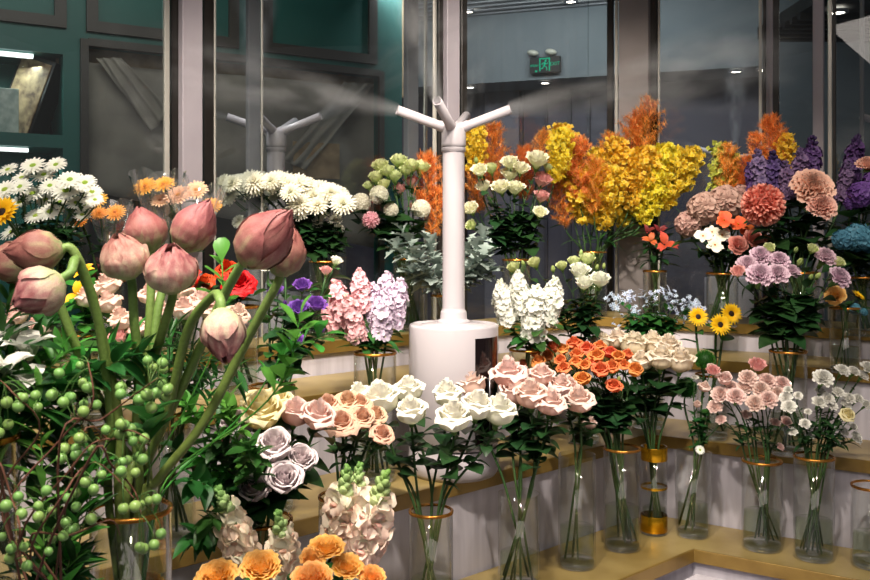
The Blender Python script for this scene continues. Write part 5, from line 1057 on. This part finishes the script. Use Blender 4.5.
# silver foliage
def sprig(name, cat, lab, group, P, leaf, mat, smat, n=16, sr=.002, start=.25, seed=0):
    """leafy branch along a path of world points"""
    th = thing(name, lab, cat, P[0], group); st = G(); lf = G(); Q = []
    for i in range(len(P)-1): Q += [P[i].lerp(P[i+1], k/4) for k in range(4)]
    Q.append(P[-1]); 
    for _ in range(2): Q = [Q[0]]+[(Q[i-1]+Q[i]*2+Q[i+1])/4 for i in range(1, len(Q)-1)]+[Q[-1]]
    st.tube([q-P[0] for q in Q], [sr*(1-.6*i/len(Q)) for i in range(len(Q))], 5); obj('stem', st.mesh('stem', M[smat]), th)
    for k in range(n):
        f = start+(1-start)*(k+.5)/n*.98; i = min(len(Q)-2, int(f*(len(Q)-1))); p = Q[i].lerp(Q[i+1], f*(len(Q)-1)-i); ax = (Q[i+1]-Q[i]).normalized()
        a = k*2.4+seed; side = ax.orthogonal().normalized(); side = Matrix.Rotation(a, 3, ax)@side; s_ = RS.uniform(.7, 1.15)
        add_leaf(lf, p-P[0], side+ax*RS.uniform(.5, 1.1), leaf[1]*s_, leaf[2]*s_, kind=leaf[0], droop=RS.uniform(0, .6), fold=.3)
    add_leaf(lf, P[-1]-P[0], (Q[-1]-Q[-2]), leaf[1], leaf[2], kind=leaf[0]); obj('leaves', lf.mesh('leaves', M[mat]), th); return th
def from_vase(vk, tip, jx=0, mid=None):
    loc, h, r = VASE[vk]; rim = loc+Vector((0, 0, h)); d = Vector((tip.x-rim.x, tip.y-rim.y, 0)); d = d.normalized()*min(r*.6, d.length); P1 = rim+d+Vector((jx, 0, 0)); P0 = loc+Vector((0, 0, .024))-d
    m = mid or (P1*.45+tip*.55+(P1-P0).normalized()*.1*(tip-P1).length); return [P0, P1, m, tip]
tips_ = [(392, 245), (402, 232), (418, 255), (428, 240), (437, 262), (424, 275), (452, 245), (470, 242), (484, 236), (488, 254), (476, 262), (410, 272), (492, 270), (462, 275)]
tips_.sort()
for i, (x, y) in enumerate(tips_):
    sprig('dusty_miller', 'foliage', 'silvery lobed dusty miller sprig, %s behind the humidifier column' % rank(i, len(tips_)) if i < 12 or i >= len(tips_)-3 else '', 'dusty miller sprigs', from_vase('dusty', W(x, y, 2.92+rs_.uniform(-.1, .1))), ('lobed', .05, .02), 'leafgrey', 'leafgrey', 16, .002, .4, i)
for o_ in bpy.data.objects:
    if o_.name.startswith('dusty_miller') and not o_.get('label'): o_['label'] = 'silvery lobed dusty miller sprig behind the humidifier column'
#__PART4__
# ================================================================== LEFT FOREGROUND: lotus, berries, greenery
for s in range(3): PR['lotus%d' % s] = [('petals', mk(g_lotus(s+4, .25*(s == 1), bulge=1.0), 'lotus' if s != 1 else 'lotus_light'))]
lotus = [  # base px,py  tip px,py  depth, tip depth offset, radius px, stem path in px, variant, label
    (63, 250, 4, 252, 1.22, -.02, 21, [(88, 285), (104, 345), (120, 430)], 0, 'plump dusty pink lotus bud lying sideways at the upper left'),
    (38, 262, -18, 262, 1.30, .0, 20, [(58, 300), (90, 380), (118, 440)], 2, 'partly cropped lotus bud at the left edge behind the sideways bud'),
    (62, 278, 12, 308, 1.16, -.03, 24, [(78, 262), (98, 320), (112, 430)], 1, 'drooping pink lotus bud below the sideways one, over the white trumpets'),
    (130, 277, 117, 233, 1.25, -.03, 23, [(134, 320), (139, 370), (136, 440)], 1, 'upright lotus bud with rounded pale top, left of the central group'),
    (150, 252, 139, 207, 1.38, .0, 21, [(150, 310), (146, 370), (140, 440)], 2, 'dark rose lotus bud behind, between the two front ones'),
    (180, 250, 210, 201, 1.38, .0, 21, [(160, 300), (150, 370), (142, 440)], 0, 'pointed lotus bud leaning right beside the dark one'),
    (172, 291, 171, 243, 1.24, -.03, 25, [(163, 330), (152, 370), (140, 440)], 1, 'round dusty pink lotus bud in the middle, its neck pale green'),
    (244, 263, 290, 211, 1.20, -.03, 26, [(222, 300), (190, 370), (152, 450)], 0, 'largest pink and green lotus bud pointing up over the red dahlia'),
    (279, 276, 292, 225, 1.27, .0, 20, [(252, 330), (205, 420), (158, 480)], 2, 'smaller lotus bud tucked behind the largest one'),
    (221, 309, 226, 364, 1.15, -.02, 21, [(213, 296), (188, 330), (168, 410), (145, 470)], 1, 'hanging lotus bud with its tip pointing down'),
]
loc, h, r = VASE['lotus']; rim = loc+Vector((0, 0, h))
for i, (bx, by, tx, ty, d, td, rp, path, v, lab) in enumerate(lotus):
    base = W(bx, by, d); tip = W(tx, ty, d+td); ax = (tip-base); L = ax.length; R = rp/F*d; axn = ax.normalized()
    a = -1.35+i*2.4; off = Vector((math.cos(a), math.sin(a), 0))*r*.62; off.x = (path[-1][0]-131)/40*r*.5+off.x*.4; P1 = rim+off; P0 = loc+Vector((0, 0, .026))-off*.9
    th = thing('lotus_bud', lab, 'lotus', P0, 'lotus buds'); 
    pts = [P0, P1]; n = len(path)
    for k, (x, y) in enumerate(reversed(path)):
        f = (k+1)/(n+1); dd = P1.y+(d-P1.y)*f
        if y < 500: pts.append(W(x, y, dd))
    pts.append(base-axn*.012); pts.append(base+axn*.004)
    pts = [P0]+[p for p in pts[1:] if True]
    Q = []
    m = len(pts)
    for k in range(m-1):   # Catmull-Rom through the path
        p0, p1, p2, p3 = pts[max(0, k-1)], pts[k], pts[k+1], pts[min(m-1, k+2)]
        for q in range(6):
            t = q/6; Q.append(.5*((2*p1)+(p2-p0)*t+(2*p0-5*p1+4*p2-p3)*t*t+(3*p1-p0-3*p2+p3)*t**3))
    Q.append(pts[-1]); nq = len(Q)
    g = G(); g.tube([q-P0 for q in Q], [.0056+.0012*math.sin(k/nq*3)+(.002 if k > nq-3 else 0) for k in range(nq)], 10); obj('stem', g.mesh('stem', M['lotusstem']), th)
    me = PR['lotus%d' % v][0][1]; o = obj('petals', me, th)
    q = axn.to_track_quat('Z', 'Y').to_matrix()@Matrix.Rotation(i*1.3+.5, 3, 'Z'); o.matrix_local = Matrix.LocRotScale(base-P0, q, Vector((R, R, L/2.08)))
# berry branches -------------------------------------------------------
bm = g_sphere().mesh('berry', M['berry'])
branches = [
    ([(5, 520), (60, 440), (92, 405), (88, 362)], [(60, 372), (78, 368), (88, 388), (70, 395), (62, 405), (95, 402), (48, 398), (80, 412)], 1.08),
    ([(0, 500), (40, 430), (12, 392), (0, 380)], [(10, 400), (25, 395), (5, 425), (22, 410), (40, 410), (33, 395)], 1.12),
    ([(20, 540), (70, 470), (100, 440), (150, 445)], [(65, 445), (75, 455), (60, 462), (90, 452), (80, 440), (105, 430), (118, 432)], 1.05),
    ([(30, 560), (60, 500), (95, 462), (140, 505)], [(95, 490), (85, 485), (100, 478), (68, 497), (55, 508), (50, 490), (78, 505)], 1.03),
    ([(90, 458), (112, 466), (135, 492), (141, 515)], [(125, 510), (134, 503), (141, 502), (150, 500), (154, 502), (142, 548), (152, 543), (160, 537), (120, 470)], 1.02),
    ([(60, 440), (100, 420), (130, 398), (158, 378)], [(122, 398), (150, 370), (165, 366), (165, 382), (168, 392), (143, 398), (137, 402), (148, 404), (152, 395), (163, 398), (118, 384)], 1.06),
    ([(80, 440), (110, 440), (128, 430), (150, 440)], [(125, 425), (117, 423), (128, 436), (137, 452), (124, 462), (131, 462), (139, 460), (146, 440), (129, 440)], 1.05),
    ([(0, 470), (12, 500), (20, 530), (15, 560)], [(15, 500), (5, 505), (20, 515), (35, 508), (25, 545), (12, 560), (40, 520), (3, 540), (30, 562)], 1.0),
    ([(30, 540), (70, 535), (110, 520), (120, 535)], [(67, 520), (60, 535), (75, 530), (50, 540), (45, 555), (88, 515)], 1.06),
]
bl = ['brown twig of green berries, the highest one near the white trumpets', 'twig of green berries reaching the left edge', 'twig of green berries crossing below the lotus stems', 'twig of green berries above the dark gap at lower left',
      'twig of green berries hanging in front of the gold-rimmed lotus vase', 'twig of green berries reaching up beside the lotus stems', 'twig of green berries in the middle left of the lotus vase', 'twig of green berries drooping at the lower left edge', 'lowest twig of green berries above the bottom edge']
bloc_, bh, br_ = VASE['berry']; brim = bloc_+Vector((0, 0, bh))
for i, (path, nodes, d) in enumerate(branches):
    P = [W(x, y, d+.03*math.sin(k*2+i)) for k, (x, y) in enumerate(path)]
    P1 = brim+Vector((br_*.5*math.cos(i*2.4), br_*.5*math.sin(i*2.4), 0)); P0 = bloc_+Vector((0, 0, .024))-Vector((br_*.4*math.cos(i*2.4), br_*.4*math.sin(i*2.4), 0))
    th = thing('berry_branch', bl[i], 'berry branch', P0, 'green berry branches'); pts = [P0, P1]+P; Q = []; m = len(pts)
    for k in range(m-1):
        p0, p1, p2, p3 = pts[max(0, k-1)], pts[k], pts[k+1], pts[min(m-1, k+2)]
        for q in range(5): t = q/5; Q.append(.5*((2*p1)+(p2-p0)*t+(2*p0-5*p1+4*p2-p3)*t*t+(3*p1-p0-3*p2+p3)*t**3))
    Q.append(pts[-1]); nq = len(Q); g = G(); g.tube([q-P0 for q in Q], [.0019-.0012*k/nq for k in range(nq)], 6)
    pd = G(); lf = G()
    for (x, y) in nodes:
        for rep in range(1 if rs_.rand() < .7 else 2):
            xx, yy = x+rs_.uniform(-4, 4)+rs_.uniform(-11, 11)*rep, y+rs_.uniform(-4, 4)+rs_.uniform(-9, 9)*rep; R = rs_.uniform(4.4, 6.2)*d/F*1.0; c = W(xx, yy, d+rs_.uniform(-.03, .03))
            near = min((q for q in Q[8:]), key=lambda q: (q-(c+Vector((0, 0, .02)))).length)
            dr = (c-near); L = dr.length; md = near.lerp(c, .5)+Vector((0, 0, min(.02, L*.35)))
            pd.tube([q-P0 for q in bez(near, md, c+Vector((0, 0, R*2.2)), c+Vector((0, 0, R*.9)), 5)], .0007, 4)
            o = obj('berry', bm, th); o.matrix_local = Matrix.LocRotScale(c-P0, (Vector((rs_.uniform(-.6, .6), rs_.uniform(-.8, .2), -1)).to_track_quat('Z', 'Y')).to_matrix(), Vector((R, R, R*1.02)))
    obj('twig', g.mesh('twig', M['twig']), th); obj('pedicels', pd.mesh('pedicels', M['stem']), th)
# greenery -------------------------------------------------------------
def px_path(pts, d, vk):
    loc, h, r = VASE[vk]; rim = loc+Vector((0, 0, h)); a = RS.rand()*6; off = Vector((math.cos(a), math.sin(a), 0))*r*.55
    return [loc+Vector((0, 0, .024))-off*.8, rim+off]+[W(x, y, d) for x, y in pts]
sprig('leafy_branch', 'foliage', 'bright green leafy shoot standing between the hanging bud and the largest bud', 'fresh leafy shoots', px_path([(170, 440), (225, 330), (222, 262)], 1.30, 'lotus'), ('obovate', .040, .0125), 'leafbright', 'leafbright', 7, .002, .82)
sprig('leafy_branch', 'foliage', 'bright green leafy shoot spreading right under the largest lotus bud', 'fresh leafy shoots', px_path([(170, 470), (262, 410), (290, 370), (300, 318)], 1.36, 'lotus'), ('obovate', .042, .0135), 'leafbright', 'leafbright', 16, .0024, .66)
sprig('leafy_branch', 'foliage', 'bright green leafy shoot reaching towards the pink stock', 'fresh leafy shoots', px_path([(180, 470), (250, 410), (282, 352), (322, 336)], 1.38, 'lotus'), ('obovate', .040, .013), 'leafbright', 'leafbright', 12, .0022, .68)
sprig('leafy_branch', 'foliage', 'broad green leaf shoot in front of the lotus stems above the vase', 'fresh leafy shoots', px_path([(150, 470), (148, 440), (150, 405)], 1.20, 'lotus'), ('ovate', .055, .017), 'leafmid', 'stem', 7, .0022, .7)
sp = [((110, 380), 'ovate'), ((70, 350), 'narrow'), ((40, 400), 'narrow'), ((95, 330), 'ovate'), ((200, 360), 'narrow'), ((185, 400), 'ovate'), ((225, 400), 'ovate'), ((240, 370), 'narrow'), ((150, 350), 'ovate'), ((215, 440), 'ovate'), ((20, 440), 'ovate'), ((60, 430), 'ovate'), ((120, 400), 'narrow'), ((170, 330), 'narrow'), ((10, 300), 'narrow'),
      ((190, 480), 'ovate'), ((210, 520), 'ovate'), ((30, 480), 'ovate'), ((90, 470), 'ovate'), ((250, 445), 'ovate'), ((130, 350), 'narrow'), ((55, 320), 'ovate'), ((205, 400), 'narrow'), ((175, 450), 'ovate'), ((192, 540), 'ovate'), ((200, 455), 'ovate'), ((10, 540), 'ovate'), ((75, 560), 'ovate'), ((70, 500), 'narrow'), ((35, 570), 'narrow'), ((50, 520), 'ovate'), ((15, 350), 'narrow'), ((85, 400), 'narrow')]
sp.sort(key=lambda s: s[0][0])
for i, ((x, y), kd) in enumerate(sp):
    row = 'upper' if y < 360 else ('middle' if y < 430 else 'lower')
    vk = ('prose' if y < 400 else 'blush') if x > 150 else ('prose' if (y < 350 and x > 60) else ('white' if x < 35 or y < 400 else 'berry'))
    d = {'prose': 1.72, 'blush': 1.62, 'berry': 1.26, 'white': 1.32}[vk]+rs_.uniform(-.08, .08)
    near = 'behind the lotus stems' if x > 110 else 'behind the green berries'
    same = [q for q in sp if ('upper' if q[0][1] < 360 else ('middle' if q[0][1] < 430 else 'lower')) == row and (q[0][0] > 110) == (x > 110)]
    P = from_vase(vk, W(x, y, d))
    sprig('leafy_branch', 'foliage', 'green leafy filler sprig %s, %s of the %s row' % (near, rank(same.index(((x, y), kd)), len(same)) or 'only one', row), 'green filler sprigs', P, (kd, .048 if kd == 'ovate' else .06, .0125 if kd == 'ovate' else .0055), ('leafmid', 'leafdark', 'leafbright', 'leafmid')[i % 4], 'stem', 34, .0018, .35, i)
# clear film round the wrapped gerberas
def film(cx, cy, d, rp, hp, lab):
    g = G(); n = 36; U, V_ = np.meshgrid(np.linspace(0, 1, 9), np.linspace(0, 2*PI, n), indexing='ij'); R = rp/F*d; H = hp/F*d
    rr = R*(.28+.72*U**.8)*(1+.10*np.sin(V_*7+U*2)*U+.06*np.sin(V_*13)*U); zz = H*(U-1)+H*.22*U**2*(np.abs(np.sin(V_*2.5))-.4)
    g.grid(np.stack([rr*np.cos(V_), rr*np.sin(V_), zz], -1)); p = W(cx, cy, d); o = obj('film_wrap', g.mesh('film', M['cello'])); o.location = p; return tag(o, lab, 'clear film wrap', 'clear film wraps')
film(160, 176, 2.56, 27, 55, 'clear crinkled film round the orange gerberas, left cone'); film(196, 190, 2.50, 27, 50, 'clear crinkled film round the peach gerberas beside the white post'); film(110, 204, 2.40, 22, 45, 'clear crinkled film beside the daisy chrysanthemums')
